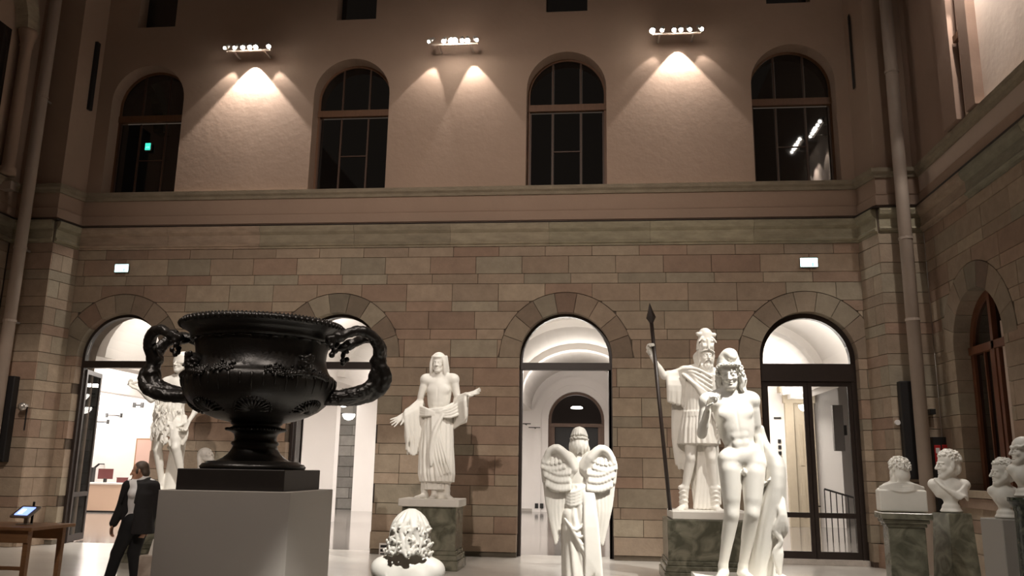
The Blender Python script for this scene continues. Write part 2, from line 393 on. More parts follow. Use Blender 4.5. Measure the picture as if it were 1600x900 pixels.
bm = B()
for i in range(12):
    a0, a1 = PI*i/12, PI*(i+1)/12
    prism(bm, [(14.9+r*math.cos(a), 11.22+r*math.sin(a)) for r, a in ((1.05, a0), (1.45, a0), (1.45, a1), (1.05, a1))], fl_, 0, .3)
obj('arch_moulding', bm, corn, wl2).color = (.4, .34, .25, 1)
struct(bx('wall_front', (-13.2, -9.3, 0), (6.7, -9, 16.5), plaster, bev=0), 'wall behind the camera')
# --- down pipes
def pipe(x, y, label):
    e = empty('downpipe', (x, y, 0)); tag(e, label, 'pipe')
    obj('pipe', tube(B(), [(0, 0, 0), (0, 0, 16)], .122, 20), pipe_m, e, True)
    for z in (4.6, 6.2, 9.7, 13): obj('bracket', tube(B(), [(0, 0, z), (0, 0, z+.05)], .135, 16), pipe_m, e); bx('bracket_arm', (-.02, .1, z), (.02, .32, z+.04), steel, e)
pipe(-12.42, 16.42, 'painted rainwater pipe in the left corner')
pipe(5.95, 16.42, 'painted rainwater pipe in the right corner')
# ---------------------------------------------------------------- windows
def arc_frame(bm, c, zs, r0, r1, y0, y1, zb, n=24):
    f = lambda u, v, d: (u, d, v)
    for s in (-1, 1):
        a, b = sorted((c+s*r0, c+s*r1)); box(bm, (a, y0, zb), (b, y1, zs))
    for i in range(n):
        a0, a1 = PI*i/n, PI*(i+1)/n
        prism(bm, [(c+r*math.cos(a), zs+r*math.sin(a)) for r, a in ((r0, a0), (r1, a0), (r1, a1), (r0, a1))], f, y0, y1)
    return bm
def arch_pane(bm, c, zs, r, y0, y1, zb, u0=-9, u1=9, ztop=99, n=20):
    u0, u1 = max(c-r, u0), min(c+r, u1)
    xs = [u1+(u0-u1)*i/n for i in range(n+1)]
    if zb >= zs-1e-6: top = [(x, min(zs+math.sqrt(max(0, r*r-(x-c)**2)), ztop)) for x in xs]
    else: top = [(x, min(zs+math.sqrt(max(0, r*r-(x-c)**2)), ztop)) for x in xs]
    return prism(bm, [(u0, zb), (u1, zb)]+top, lambda u, v, d: (u, d, v), y0, y1)
dwood = mat('dark_window_wood', (.075, .036, .02), .5)
for i, c in enumerate(BAYS):
    e = struct(empty('window_%d' % (i+1), (0, 0, 0)), 'dark arched upper window with brown wooden bars')
    y = 17.86
    obj('window_frame', arc_frame(B(), c, WS, WH-.05, WH+.02, y, y+.1, WB+.02), wood, e)
    bx('transom', (c-WH, y-.03, 9.70), (c+WH, y+.08, 9.86), wood, e)
    for s in (-1, 1):
        bx('mullion', (c+s*.32-.022, y+.02, WB), (c+s*.32+.022, y+.08, 9.66), dwood, e)
        bx('mullion', (c+s*.32-.02, y+.02, 9.86), (c+s*.32+.02, y+.08, WS+.8), dwood, e)
    bx('glazing_bar', (c-.3, y+.02, 8.72), (c+.3, y+.07, 8.75), dwood, e)
    for s in (-1, 1): bx('mullion', (c+s*(WH-.07)-.02, y-.01, WB), (c+s*(WH-.07)+.02, y+.08, 9.66), dwood, e)
    for a, b in ((-9, -.35), (-.29, .29), (.35, 9)):
        if a == -9: a = -WH
        if b == 9: b = WH
        bx('pane', (c+a, y+.04, WB), (c+b, y+.055, 9.66), darkglass, e)
        obj('pane', arch_pane(B(), c, WS, WH-.03, y+.04, y+.055, 9.85, c+a, c+b), darkglass, e)
    e2 = struct(empty('window_%d' % (i+5)), 'small dark square window near the top of the wall')
    bx('pane', (c-.475, 17.85, 11.99), (c+.475, 17.87, 14.2), darkglass, e2)
    bx('window_frame', (c-.475, 17.82, 11.99), (c+.475, 17.86, 12.05), blk, e2)
# right wall window
e = struct(empty('window_11'), 'arched wooden window in the right wall')
def yz_arc(bm, c, zs, r0, r1, x0, x1, zb, n=20):
    for s in (-1, 1):
        a, b = sorted((c+s*r0, c+s*r1)); box(bm, (x0, a, zb), (x1, b, zs))
    for i in range(n):
        a0, a1 = PI*i/n, PI*(i+1)/n
        prism(bm, [(c+r*math.cos(a), zs+r*math.sin(a)) for r, a in ((r0, a0), (r1, a0), (r1, a1), (r0, a1))], lambda u, v, d: (d, u, v), x0, x1)
    return bm
redwood = mat('red_brown_wood', (.17, .062, .03), .4, noise=.2, scale=4, stretch=(6, 6, 1))
obj('window_frame', yz_arc(B(), RW, 3.95, .84, .97, XR+.28, XR+.42, 1.5), redwood, e)
bx('transom', (XR+.24, RW-.95, 3.86), (XR+.4, RW+.95, 4.0), redwood, e)
bx('mullion', (XR+.24, RW-.05, 1.5), (XR+.4, RW+.05, 4.85), redwood, e)
for s in (-1, 1): bx('mullion', (XR+.29, RW+s*.45-.02, 1.5), (XR+.36, RW+s*.45+.02, 3.86), redwood, e); bx('casement', (XR+.26, RW+s*.11-.05, 1.5), (XR+.36, RW+s*.11+.05, 3.86), redwood, e)
bm = B(); xs = [RW+.9-.09*i for i in range(21)]
prism(bm, [(RW-.9, 1.5), (RW+.9, 1.5)]+[(x, 3.95+math.sqrt(max(0, .81-(x-RW)**2))) for x in xs], lambda u, v, d: (d, u, v), XR+.33, XR+.345)
obj('pane', bm, darkglass, e)
bx('shutter', (XR+.30, RW-.42, 1.6), (XR+.328, RW-.22, 4.3), cream, e)
# ---------------------------------------------------------------- doors
yd = 17.72
def leaf(parent, hinge, ang, wdt, z0, z1, mid, handle=False):
    """a glazed leaf: hinge (x,y), swings from +x"""
    g = empty('door_leaf', (hinge[0], hinge[1], 0), ang); g.parent = parent
    t = .05
    bm = B()
    box(bm, (0, -t/2, z0), (.09, t/2, z1)); box(bm, (wdt-.09, -t/2, z0), (wdt, t/2, z1))
    box(bm, (.09, -t/2, z0), (wdt-.09, t/2, z0+.14)); box(bm, (.09, -t/2, z1-.1), (wdt-.09, t/2, z1)); box(bm, (.09, -t/2, mid-.05), (wdt-.09, t/2, mid+.05))
    obj('leaf_frame', bm, darkmet, g)
    bx('pane', (.09, -.006, z0+.14), (wdt-.09, .006, mid-.05), glass, g, 0); bx('pane', (.09, -.006, mid+.05), (wdt-.09, .006, z1-.1), glass, g, 0)
    if handle: obj('handle', tube(B(), [(wdt-.04, -.03, 1.1), (wdt-.04, -.09, 1.1), (wdt-.16, -.09, 1.1)], .014, 8), darkmet, g)
    return g
for i, c in enumerate(BAYS):
    e = struct(empty('door_%d' % (i+1)), 'tall arched doorway with dark metal frame and glazed fanlight')
    wide = .06 if i < 3 else .10
    obj('door_frame', arc_frame(B(), c, DS, DH-wide, DH+.01, yd, yd+.14, 0), darkmet, e)
    zt = 3.94
    bx('transom', (c-DH+.02, yd-.02, 3.79 if i < 3 else 3.58), (c+DH-.02, yd+.16, zt), darkmet, e)
    obj('fanlight', arch_pane(B(), c, DS, DH-wide+.01, yd+.06, yd+.072, zt, c-.93, c+.93), glass, e)
    if i == 0: leaf(e, (c-DH+.07, yd+.1), math.radians(104), 1.02, .02, 3.76, 1.02)
    if i == 1: leaf(e, (c-DH+.07, yd+.1), math.radians(101), .98, .02, 3.76, 1.02)
    if i == 2: bx('side_post', (c+DH-.075, yd, 0), (c+DH-.02, yd+.3, 3.8), darkmet, e)
    if i == 3:
        bx('threshold', (c-DH, yd-.1, 0), (c+DH, yd+.2, .10), stone, e).color = (.6, .55, .5, 1)
        l1 = leaf(e, (c-DH+.09, yd+.06), 0, .885, .10, 3.58, .93)
        l2 = leaf(e, (c+DH-.09, yd+.06), PI, .885, .10, 3.58, .93, True)
# ---------------------------------------------------------------- the white hall beyond
hf = struct(bx('floor', (-26, 18.1, -.3), (14, 44, 0), hallfloor, bev=0), 'glossy grey floor of the white hall beyond the arches')
HY = 36.5
bm = B(); wall_with_arches(bm, -26, 14, 0, 7.5, [(-.95, 1.2, 0, 3.85, None)], lambda u, v, d: (u, HY-d, v), -.5, 0)
hb = struct(obj('wall_hall', bm, whitepaint), 'white far wall of the hall with an arched doorway')
brownd = mat('brown_door_wood', (.14, .085, .06), .5, noise=.1)
e = struct(empty('door_5'), 'distant wooden arched doorway seen through the middle arch')
def hallarc(r0, r1, y0, y1): return arc_frame(B(), -.95, 3.85, r0, r1, y0, y1, 0)
obj('door_frame', hallarc(1.08, 1.22, HY+.28, HY+.4), brownd, e)
bx('transom', (-2.1, HY+.26, 3.55), (.2, HY+.42, 3.7), brownd, e)
bx('mullion', (-2.05, HY+.3, 0), (-1.88, HY+.4, 3.6), brownd, e); bx('mullion', (-.02, HY+.3, 0), (.15, HY+.4, 3.6), brownd, e)
grey_d = mat('dim_room', (.16, .13, .12), .8)
bx('backdrop_wall', (-3, 41, 0), (1.4, 41.2, 6), grey_d, e); bx('dark_panel', (-1.88, HY+.42, 0), (-.02, HY+.46, 3.55), blk, e)
bm = B(); lathe(bm, [(.26, 0), (.26, .05), (.2, .09), (.05, .1)], (-.95, 37.6, 4.4), 24); L_ = obj('ceiling_lamp', bm, lampsoft, None, True); tag(L_, 'round glowing lamp beyond the distant arched doorway', 'lamp')
# white moulded band round the far arch
obj('arch_band', arc_frame(B(), -.95, 3.85, 1.5, 1.85, HY-.06, HY+.02, 0), whitepaint, hb)
bx('skirting', (-26, HY-.04, 0), (-2.7, HY, .12), greypaint, hb); bx('skirting', (.8, HY-.04, 0), (8, HY, .12), greypaint, hb)
# side walls, partition piers and vaults
struct(bx('wall_hall_left', (-26.3, 18, 0), (-26, 44, 7.5), whitepaint, bev=0), 'white side wall of the hall')
struct(bx('wall_hall_inner', (-26, 18.25, 0), (-12.9, 18.4, 7.5), whitepaint, bev=0), 'white inner face of the court wall')
bm = B()
spr, rise, rad = 4.35, 1.75, 2.2
NV = 20
for c in [-20.42, -15.485]+BAYS+[9.2]:
    for y0, y1, dz in ((18.25, 20.2, 0), (20.2, 20.7, -.22), (20.7, 24.6, 0), (24.6, 25.1, -.22), (25.1, 29.4, 0), (29.4, 29.9, -.22), (29.9, HY, 0)):
        for i in range(NV):
            a0, a1 = PI*i/NV, PI*(i+1)/NV
            q = [(c+(rad+dz)*math.cos(a), spr+(rise+dz)*math.sin(a)) for a in (a0, a1)]+[(c+(rad+.3)*math.cos(a), spr+(rise+.3)*math.sin(a)+.05) for a in (a1, a0)]
            prism(bm, q, lambda u, v, d: (u, d, v), y0, y1)
    box(bm, (c+2.2, 18.25, spr-.12), (c+2.74, HY, spr+.6))
struct(obj('ceiling', bm, vaultm), 'white vaulted ceiling of the hall')
for k, (x0, x1, y0, y1) in enumerate(((-8.6, -7.9, 24.6, 25.3), (2.0, 2.8, 24.6, 25.3))):
    pass
# partition masses seen through the arches
gst = mat('grey_ashlar', (.27, .25, .235), .85, noise=.15, scale=4, bump=.3, bscale=18, vary=True)
def hallbox(n, x0, x1, y0, y1, z1=4.4, m=whitepaint, lab='white partition wall in the hall'):
    return struct(bx('trim_%d' % n, (x0, y0, 0), (x1, y1, z1), m, bev=0), lab)
# ---------------------------------------------------------------- sculpting kit (distance field -> one continuous mesh)
V = lambda *a: np.array(a, float)
def unit(v): v = np.asarray(v, float); return v/max(1e-9, np.linalg.norm(v))
class Sculpt:
    def __init__(s, lo, hi, h):
        s.lo = np.array(lo, float); s.h = h; s.n = np.ceil((np.array(hi)-s.lo)/h).astype(int)+1
        s.D = np.full(s.n, 1.0, np.float32)
    def _w(s, lo, hi):
        a = np.clip(np.floor((lo-s.lo)/s.h).astype(int), 0, s.n); b = np.clip(np.ceil((hi-s.lo)/s.h).astype(int)+1, 0, s.n)
        if (b <= a).any(): return None
        g = [(s.lo[i]+s.h*np.arange(a[i], b[i])).astype(np.float32) for i in range(3)]
        return (slice(a[0], b[0]), slice(a[1], b[1]), slice(a[2], b[2])), g[0][:, None, None], g[1][None, :, None], g[2][None, None, :]
    def _put(s, sl, d, k, sub=False):
        a = s.D[sl]
        if sub:
            d = -d; h = np.maximum(k-np.abs(a-d), 0)/k; s.D[sl] = np.maximum(a, d)+h*h*k/4
        else:
            h = np.maximum(k-np.abs(a-d), 0)/k; s.D[sl] = np.minimum(a, d)-h*h*k/4
    def cap(s, a, b, ra, rb=None, k=.02, flat=None, sub=False):
        a = np.asarray(a, float); b = np.asarray(b, float); rb = ra if rb is None else rb
        m = max(ra, rb)+k+3*s.h
        r = s._w(np.minimum(a, b)-m, np.maximum(a, b)+m)
        if r is None: return
        sl, X, Y, Z = r; d = b-a; L = float(d@d)+1e-9
        px, py, pz = X-a[0], Y-a[1], Z-a[2]
        t = np.clip((px*d[0]+py*d[1]+pz*d[2])/L, 0, 1)
        qx, qy, qz = px-t*d[0], py-t*d[1], pz-t*d[2]
        rr = ra+(rb-ra)*t
        if flat is None: dist = np.sqrt(qx*qx+qy*qy+qz*qz)-rr
        else:
            n, f = unit(flat[0]), flat[1]; dn = qx*n[0]+qy*n[1]+qz*n[2]; e = 1/(f*f)-1
            dist = (np.sqrt(np.maximum(qx*qx+qy*qy+qz*qz+e*dn*dn, 0))-rr)*(.55+.45*f)
        s._put(sl, dist, k, sub)
    def chain(s, pts, rs, k=.02, raw=False, flat=None):
        if not hasattr(rs, '__len__'): rs = [rs]*len(pts)
        if 3 <= len(pts) < 7 and not raw:          # Catmull-Rom through the points
            P = [np.asarray(p, float) for p in pts]; P = [2*P[0]-P[1]]+P+[2*P[-1]-P[-2]]; Q = [rs[0]]+list(rs)+[rs[-1]]; np_, nr = [], []
            for i in range(1, len(P)-2):
                for t in (0, 1/3, 2/3):
                    w_ = (-.5*t+t*t-.5*t**3, 1-2.5*t*t+1.5*t**3, .5*t+2*t*t-1.5*t**3, -.5*t*t+.5*t**3)
                    np_.append(sum(w_[j]*P[i-1+j] for j in range(4))); nr.append(Q[i]+(Q[i+1]-Q[i])*t)
            pts, rs = np_+[P[-2]], nr+[Q[-2]]
        pts = np.array(pts, float); rs = np.array(rs, float); m = rs.max()+k+3*s.h
        w = s._w(pts.min(0)-m, pts.max(0)+m)
        if w is None: return
        best = np.full(s.D[w[0]].shape, 9, np.float32); off = [w[0][i].start for i in range(3)]
        for i in range(len(pts)-1):
            a, b, ra, rb = pts[i], pts[i+1], rs[i], rs[i+1]
            r = s._w(np.minimum(a, b)-m, np.maximum(a, b)+m)
            if r is None: continue
            sl, X, Y, Z = r; d = b-a; L = float(d@d)+1e-9; px, py, pz = X-a[0], Y-a[1], Z-a[2]
            t = np.clip((px*d[0]+py*d[1]+pz*d[2])/L, 0, 1); qx, qy, qz = px-t*d[0], py-t*d[1], pz-t*d[2]; q2 = qx*qx+qy*qy+qz*qz; g = 1
            if flat is not None:
                n, f = unit(flat[0]), flat[1]; dn = qx*n[0]+qy*n[1]+qz*n[2]; q2 = q2+(1/(f*f)-1)*dn*dn; g = .55+.45*f
            sub = tuple(slice(sl[j].start-off[j], sl[j].stop-off[j]) for j in range(3))
            best[sub] = np.minimum(best[sub], (np.sqrt(np.maximum(q2, 0))-(ra+(rb-ra)*t))*g)
        s._put(w[0], best, k)
    def ell(s, c, r, ax=None, k=.02, sub=False):
        c = np.asarray(c, float); r = np.array([r]*3 if not hasattr(r, '__len__') else r, float)
        ax = np.eye(3) if ax is None else np.array(ax); m = r.max()+k+3*s.h
        q = s._w(c-m, c+m)
        if q is None: return
        sl, X, Y, Z = q; px, py, pz = X-c[0], Y-c[1], Z-c[2]; k0 = 0; k1 = 0
        for i in range(3):
            u = (px*ax[i][0]+py*ax[i][1]+pz*ax[i][2])/r[i]; k0 = k0+u*u; k1 = k1+(u/r[i])**2
        k0 = np.sqrt(k0); k1 = np.sqrt(k1)+1e-6
        s._put(sl, k0*(k0-1)/k1, k, sub)
    def boxr(s, lo, hi, rad=.01, k=.005):
        lo = np.asarray(lo, float); hi = np.asarray(hi, float); c = (lo+hi)/2; hh = (hi-lo)/2-rad
        q = s._w(lo-.05, hi+.05)
        if q is None: return
        sl, X, Y, Z = q
        a, b, e = np.abs(X-c[0])-hh[0], np.abs(Y-c[1])-hh[1], np.abs(Z-c[2])-hh[2]
        d = np.sqrt(np.maximum(a, 0)**2+np.maximum(b, 0)**2+np.maximum(e, 0)**2)+np.minimum(np.maximum(a, np.maximum(b, e)), 0)-rad
        s._put(sl, d, k)
    def robe(s, zs, cx, cy, rx, ry, n=14, amp=.06, tw=0., seed=0, k=.02, amp0=None, sharp=1.0, thick=0, tilt=(0, 0)):
        """stacked cross sections with hanging folds"""
        zs = np.array(zs, float); o = np.argsort(zs)
        I = lambda v: np.array(v if hasattr(v, '__len__') else [v]*len(zs), float)[o]
        cx, cy, rx, ry = I(cx), I(cy), I(rx), I(ry); zz = zs[o]
        m = .06
        q = s._w(V((cx-rx*1.2).min()-m, (cy-ry*1.2).min()-m, zz[0]-m), V((cx+rx*1.2).max()+m, (cy+ry*1.2).max()+m, zz[-1]+m))
        if q is None: return
        sl, X, Y, Z = q; it = lambda v: np.interp(Z, zz, v).astype(np.float32)
        a, b = it(rx), it(ry); ux, uy = (X-it(cx))/a, (Y-it(cy))/b
        th = np.arctan2(uy, ux); rho = np.sqrt(ux*ux+uy*uy)
        rs = np.random.RandomState(seed); p = rs.uniform(0, 6.28, 6)
        ph = n/2*th+tw*Z+.9*np.sin(2*th+2.5*Z+p[0])+.5*np.sin(5*th-3*Z+p[1])
        f = np.abs(np.sin(ph+p[2]))**sharp-.6+.35*np.sin(n*.93*th+1.7*tw*Z+p[3]+np.sin(4*Z+p[4]))
        A = amp if amp0 is None else (amp+(amp0-amp)*np.clip((Z-zz[0])/(zz[-1]-zz[0]), 0, 1))
        d = (rho-1-A*f)*np.minimum(a, b)*.8
        zt = Z+tilt[0]*X+tilt[1]*Y
        d = np.maximum(d, np.maximum(zt-zz[-1], zz[0]-zt))
        s._put(sl, d, k)
    def rough(s, amp, f, seed=0):
        m = np.abs(s.D) < 3*s.h+amp
        i, j, k = np.nonzero(m); x, y, z = (s.lo[0]+s.h*i)*f, (s.lo[1]+s.h*j)*f, (s.lo[2]+s.h*k)*f
        n = np.sin(x+1.7*np.sin(y*1.3+seed)+z*.4)*np.sin(y*1.1+1.9*np.sin(z*.9)+x*.3)+.6*np.sin(z*1.9+2*np.sin(x*1.7+seed)+y)*np.sin(x*2.1+y*1.6)
        s.D[i, j, k] += (amp*n).astype(np.float32)
    def groove(s, a, b, r, depth_k=.01): s.cap(a, b, r, r, depth_k, sub=True)
    def mesh(s, name, m, parent=None, scale=1.0, simplify=True):
        D = s.D; D[0], D[-1] = 1, 1; D[:, 0], D[:, -1] = 1, 1; D[:, :, 0], D[:, :, -1] = 1, 1
        I = D < 0
        cnt = np.zeros(np.array(D.shape)-1, np.int8)
        for dx in (0, 1):
            for dy in (0, 1):
                for dz in (0, 1): cnt += I[dx:D.shape[0]-1+dx, dy:D.shape[1]-1+dy, dz:D.shape[2]-1+dz]
        act = np.argwhere((cnt > 0) & (cnt < 8)); i, j, k = act.T
        vals = {(x, y, z): D[i+x, j+y, k+z] for x in (0, 1) for y in (0, 1) for z in (0, 1)}
        acc = np.zeros((len(act), 3)); c = np.zeros(len(act))
        for ax in range(3):
            for u in (0, 1):
                for v in (0, 1):
                    p0 = [0, 0, 0]; o = [x for x in range(3) if x != ax]; p0[o[0]] = u; p0[o[1]] = v; p1 = list(p0); p1[ax] = 1
                    a, b = vals[tuple(p0)], vals[tuple(p1)]; mk = (a < 0) != (b < 0)
                    t = np.where(mk, a/np.where(mk, a-b, 1), 0)
                    P = np.tile(np.array(p0, float), (len(act), 1)); P[:, ax] = t
                    acc[mk] += P[mk]; c[mk] += 1
        vert = (act+acc/c[:, None])*s.h+s.lo
        vid = np.full(cnt.shape, -1, np.int32); vid[i, j, k] = np.arange(len(act))
        quads = []
        for ax in range(3):
            o = [(ax+1) % 3, (ax+2) % 3]
            sa = [slice(None)]*3; sb = [slice(None)]*3; sa[ax] = slice(0, -1); sb[ax] = slice(1, None)
            A, Bb = I[tuple(sa)], I[tuple(sb)]; e = np.argwhere(A != Bb)
            sgn = A[tuple(e.T)]
            ok = (e[:, o[0]] > 0) & (e[:, o[1]] > 0) & (e[:, o[0]] < cnt.shape[o[0]]) & (e[:, o[1]] < cnt.shape[o[1]])
            e = e[ok]; sgn = sgn[ok]; q = []
            for d0, d1 in ((1, 1), (0, 1), (0, 0), (1, 0)):
                f = e.copy(); f[:, o[0]] -= d0; f[:, o[1]] -= d1; q.append(vid[tuple(f.T)])
            q = np.stack(q, 1); q[~sgn] = q[~sgn][:, ::-1]; quads.append(q)
        quads = np.concatenate(quads)
        # one round of tangential smoothing
        for _ in range(1):
            sm = np.zeros_like(vert); cn = np.zeros(len(vert))
            for a in range(4):
                b = quads[:, (a+1) % 4]; np.add.at(sm, quads[:, a], vert[b]); np.add.at(cn, quads[:, a], 1)
            vert = vert*.55+.45*sm/np.maximum(cn, 1)[:, None]
        me = bpy.data.meshes.new(name); me.vertices.add(len(vert)); me.vertices.foreach_set('co', (vert*scale).astype(np.float32).ravel())
        me.loops.add(quads.size); me.loops.foreach_set('vertex_index', quads.ravel().astype(np.int32))
        me.polygons.add(len(quads)); me.polygons.foreach_set('loop_start', np.arange(0, quads.size, 4, dtype=np.int32))
        me.polygons.foreach_set('loop_total', np.full(len(quads), 4, np.int32))
        me.polygons.foreach_set('use_smooth', np.ones(len(quads), bool)); me.update(calc_edges=True)
        return link(name, me, m, parent)
def frame(fwd, up):
    f = unit(fwd); u = np.asarray(up, float); u = unit(u-f*(u@f)); l = np.cross(f, u); return l, f, u      # right, forward, up
def head(S, c, fwd, up, sc=1.0, ears=True, k=.02, beard=False, face=True):
    l, f, u = frame(fwd, up); ax = (l, f, u); c = np.asarray(c, float)
    P = lambda x, y, z: c+(l*x+f*y+u*z)*sc
    E = lambda p, r, k=.02, sub=False: S.ell(P(*p), np.array(r)*sc, ax, k*sc, sub)
    K = lambda a, b, r1, r2, k=.012, sub=False: S.cap(P(*a), P(*b), r1*sc, r2*sc, k*sc, sub=sub)
    E((0, -.012, .035), (.074, .094, .085)); E((0, .025, -.03), (.058, .066, .08)); E((0, .07, -.1), (.022, .02, .018), .03)
    for s in (-1, 1): K((s*.056, .0, -.045), (s*.02, .062, -.1), .02, .018, .03)
    if face:
        for s in (-1, 1):
            E((s*.031, .1, -.003), (.02, .02, .0135), .01, True)
            E((s*.03, .077, -.002), (.014, .013, .0095), .003)
            K((s*.046, .068, .016), (s*.012, .087, .02), .0075, .009, .007)
            E((s*.036, .066, -.03), (.02, .018, .02), .02)
            K((s*.012, .098, -.034), (s*.013, .09, -.034), .007, .006, .006)
            K((s*.022, .075, -.063), (s*.016, .081, -.06), .006, .006, .01)
        K((0, .088, .018), (0, .114, -.03), .0075, .0125, .01)
        K((-.018, .087, -.057), (0, .093, -.056), .0055, .0075, .004); K((.018, .087, -.057), (0, .093, -.056), .0055, .0075, .004); K((-.013, .089, -.073), (.013, .089, -.073), .0078, .0078, .004)
        E((0, .078, -.1), (.02, .016, .015), .012)
        K((-.02, .094, -.065), (.02, .094, -.065), .002, .002, .004, True)
    if ears:
        for s in (-1, 1): E((s*.074, -.008, -.008), (.01, .02, .032), .008)
    return P
def hand(S, w, d, pn, sc=1.0, curl=.3, thumb=1, spread=.12, tcurl=.3, k=.006):
    """w wrist, d direction of the palm, pn palm normal (side the fingers curl to), thumb=+1/-1 side"""
    d = unit(d); pn = np.asarray(pn, float); pn = unit(pn-d*(pn@d)); s = np.cross(d, pn)*thumb; w = np.asarray(w, float)
    P = lambda x, y, z: w+(s*x+d*y+pn*z)*sc
    S.cap(P(.0, .015, 0), P(.004, .075, 0), .03*sc, .038*sc, .015, flat=(pn, .42))
    for x, L, sp in ((.03, .074, .5), (.011, .082, .12), (-.009, .076, -.2), (-.028, .06, -.6)):
        p = P(x, .085, 0); dr = unit(d+s*sp*spread); ang = curl*.7
        for j, fr in enumerate((.45, .32, .27)):
            dd = unit(dr*math.cos(ang)+pn*math.sin(ang)); q = p+dd*L*fr*sc; r = (.0098, .0088, .0078)[j]*sc
            S.cap(p, q, r, r*.93, k); p = q; ang += curl
    p = P(.024, .02, .006); dd = unit(d*.65+s*.75+pn*.35*tcurl)
    q = p+dd*.045*sc; S.cap(p, q, .0135*sc, .0115*sc, .012); dd = unit(dd+d*.5+pn*tcurl-s*.35*tcurl); q2 = q+dd*.03*sc; S.cap(q, q2, .011*sc, .0095*sc, k)
    q3 = q2+unit(dd+d*.2+pn*tcurl*.6)*.024*sc; S.cap(q2, q3, .0095*sc, .008*sc, k)
def foot(S, an, fwd, sc=1.0):
    fwd = unit(V(fwd[0], fwd[1], 0)); an = np.asarray(an, float); dn = V(0, 0, -1); s = np.cross(fwd, V(0, 0, 1))
    z0 = an[2]-.085*sc
    S.cap(an, V(an[0], an[1], z0+.045*sc)-fwd*.02*sc, .034*sc, .034*sc, .02)
    S.cap(V(an[0], an[1], z0+.04*sc), V(an[0], an[1], z0+.02*sc)+fwd*.12*sc, .036*sc, .032*sc, .03, flat=(V(0, 0, 1), .75))
    S.cap(V(an[0], an[1], z0+.028*sc)-fwd*.035*sc, V(an[0], an[1], z0+.022*sc), .027*sc, .03*sc, .02)
    for i in range(5):
        x = (-.03+.015*i)*sc; p = V(an[0], an[1], z0+.016*sc)+fwd*.125*sc+s*x
        S.cap(p, p+fwd*(.045-.006*abs(i-1))*sc, .0115*sc, .009*sc, .006)
def limb_arm(S, s, e, w, sc=1.0, k=.025, back=(0, 1, 0)):
    s, e, w = (np.asarray(x, float) for x in (s, e, w)); b = unit(back)
    S.ell(s, .056*sc, None, .05); S.chain([s, e, w], [.052*sc, .039*sc, .0255*sc], k, raw=True)
    m = s*.5+e*.5; S.cap(m-(e-s)*.18-b*.014, m+(e-s)*.2-b*.012, .036*sc, .03*sc, .03); S.cap(m-(e-s)*.2+b*.016, m+(e-s)*.1+b*.014, .034*sc, .03*sc, .03)
    S.cap(e+(w-e)*.1, e+(w-e)*.4, .032*sc, .031*sc, .03)
def limb_leg(S, h, kn, a, front, sc=1.0, k=.03):
    h, kn, a = (np.asarray(x, float) for x in (h, kn, a)); f = unit(front)
    S.chain([h, kn, a], [.092*sc, .056*sc, .034*sc], k, raw=True); S.cap(h+(kn-h)*.2+f*.03*sc, h+(kn-h)*.68+f*.018*sc, .064*sc, .048*sc, .04)
    S.ell(kn+f*.024*sc, V(.03, .03, .038)*sc, None, .03)
    S.cap(kn+(a-kn)*.15-f*.026*sc, kn+(a-kn)*.44-f*.026*sc, .036*sc, .032*sc, .04)
def torso(S, pel, nb, sl, sr, front, hl, hr, fem=False, detail=True, sc=1.0):
    pel, nb, sl, sr, hl, hr = (np.asarray(x, float) for x in (pel, nb, sl, sr, hl, hr))
    u = unit(nb-pel); T = np.linalg.norm(nb-pel)/.50
    x = unit(sl-sr); f = np.asarray(front, float); f = unit(f-u*(f@u)); x = unit(x-u*(x@u)*.5); f = unit(f-x*(f@x)); ax = (x, f, u)
    hx = unit(hl-hr)
    P = lambda a, b, c: pel+(x*a+f*b+u*c*T)*sc
    E = lambda p, r, k=.03, sub=False: S.ell(P(*p), np.array(r)*sc, ax, k, sub)
    E((0, 0, .335), (.148, .105, .17), .03); E((0, -.003, .2), (.138, .092, .16), .06)
    S.ell(pel+u*.02*sc, V(.155, .1, .11)*sc, (hx, unit(f), u), .06)
    for s, q in ((1, sl), (-1, sr)):
        S.cap(P(s*.03, 0, .42), q-x*s*.02*sc, .075*sc, .055*sc, .05, flat=None); S.cap(nb+u*.06*sc, q+u*.015*sc, .038*sc, .045*sc, .06)
        S.cap(P(s*.1, -.03, .36), P(s*.075, -.02, .2), .055*sc, .04*sc, .05)
        S.ell(pel+(hx*s*.078-f*.062-u*.05)*sc, V(.082, .078, .092)*sc, None, .03)
        if not fem:
            E((s*.066, .06, .35), (.08, .034, .056), .03)
            if detail:
                for z in (.235, .175, .115): E((s*.03, .073, z), (.031, .014, .03), .02)
                S.cap(P(s*.11, .05, .05), P(s*.05, .088, -.03), .004*sc, .004*sc, .02, sub=True)
            else: E((s*.07, .085, .34), (.055, .05, .052), .02)
    if detail:
        S.cap(P(0, .112, .37), P(0, .104, .12), .0035*sc, .0035*sc, .015, sub=True); S.ell(P(0, .104, .105), .008*sc, None, .006, True)
    return P
def skull(S, P, fu, g=0, k=.008):
    ax = frame(*fu); S.ell(P(0, -.02, .042), (.082+g, .1+g, .089+g), ax, k); S.ell(P(0, -.068, -.03), (.07+g, .05+g, .07+g), ax, .03)
def cloth(S, a, b, sag, r, n=10, k=.012, side=(0, 0, -1)):
    a, b = np.asarray(a, float), np.asarray(b, float); pts = []
    for i in range(n+1):
        t = i/n; pts.append(a+(b-a)*t+np.asarray(side, float)*sag*4*t*(1-t))
    rs = [r*(.75+.35*math.sin(PI*i/n)) for i in range(n+1)] if not hasattr(r, '__len__') else r
    S.chain(pts, rs, k)
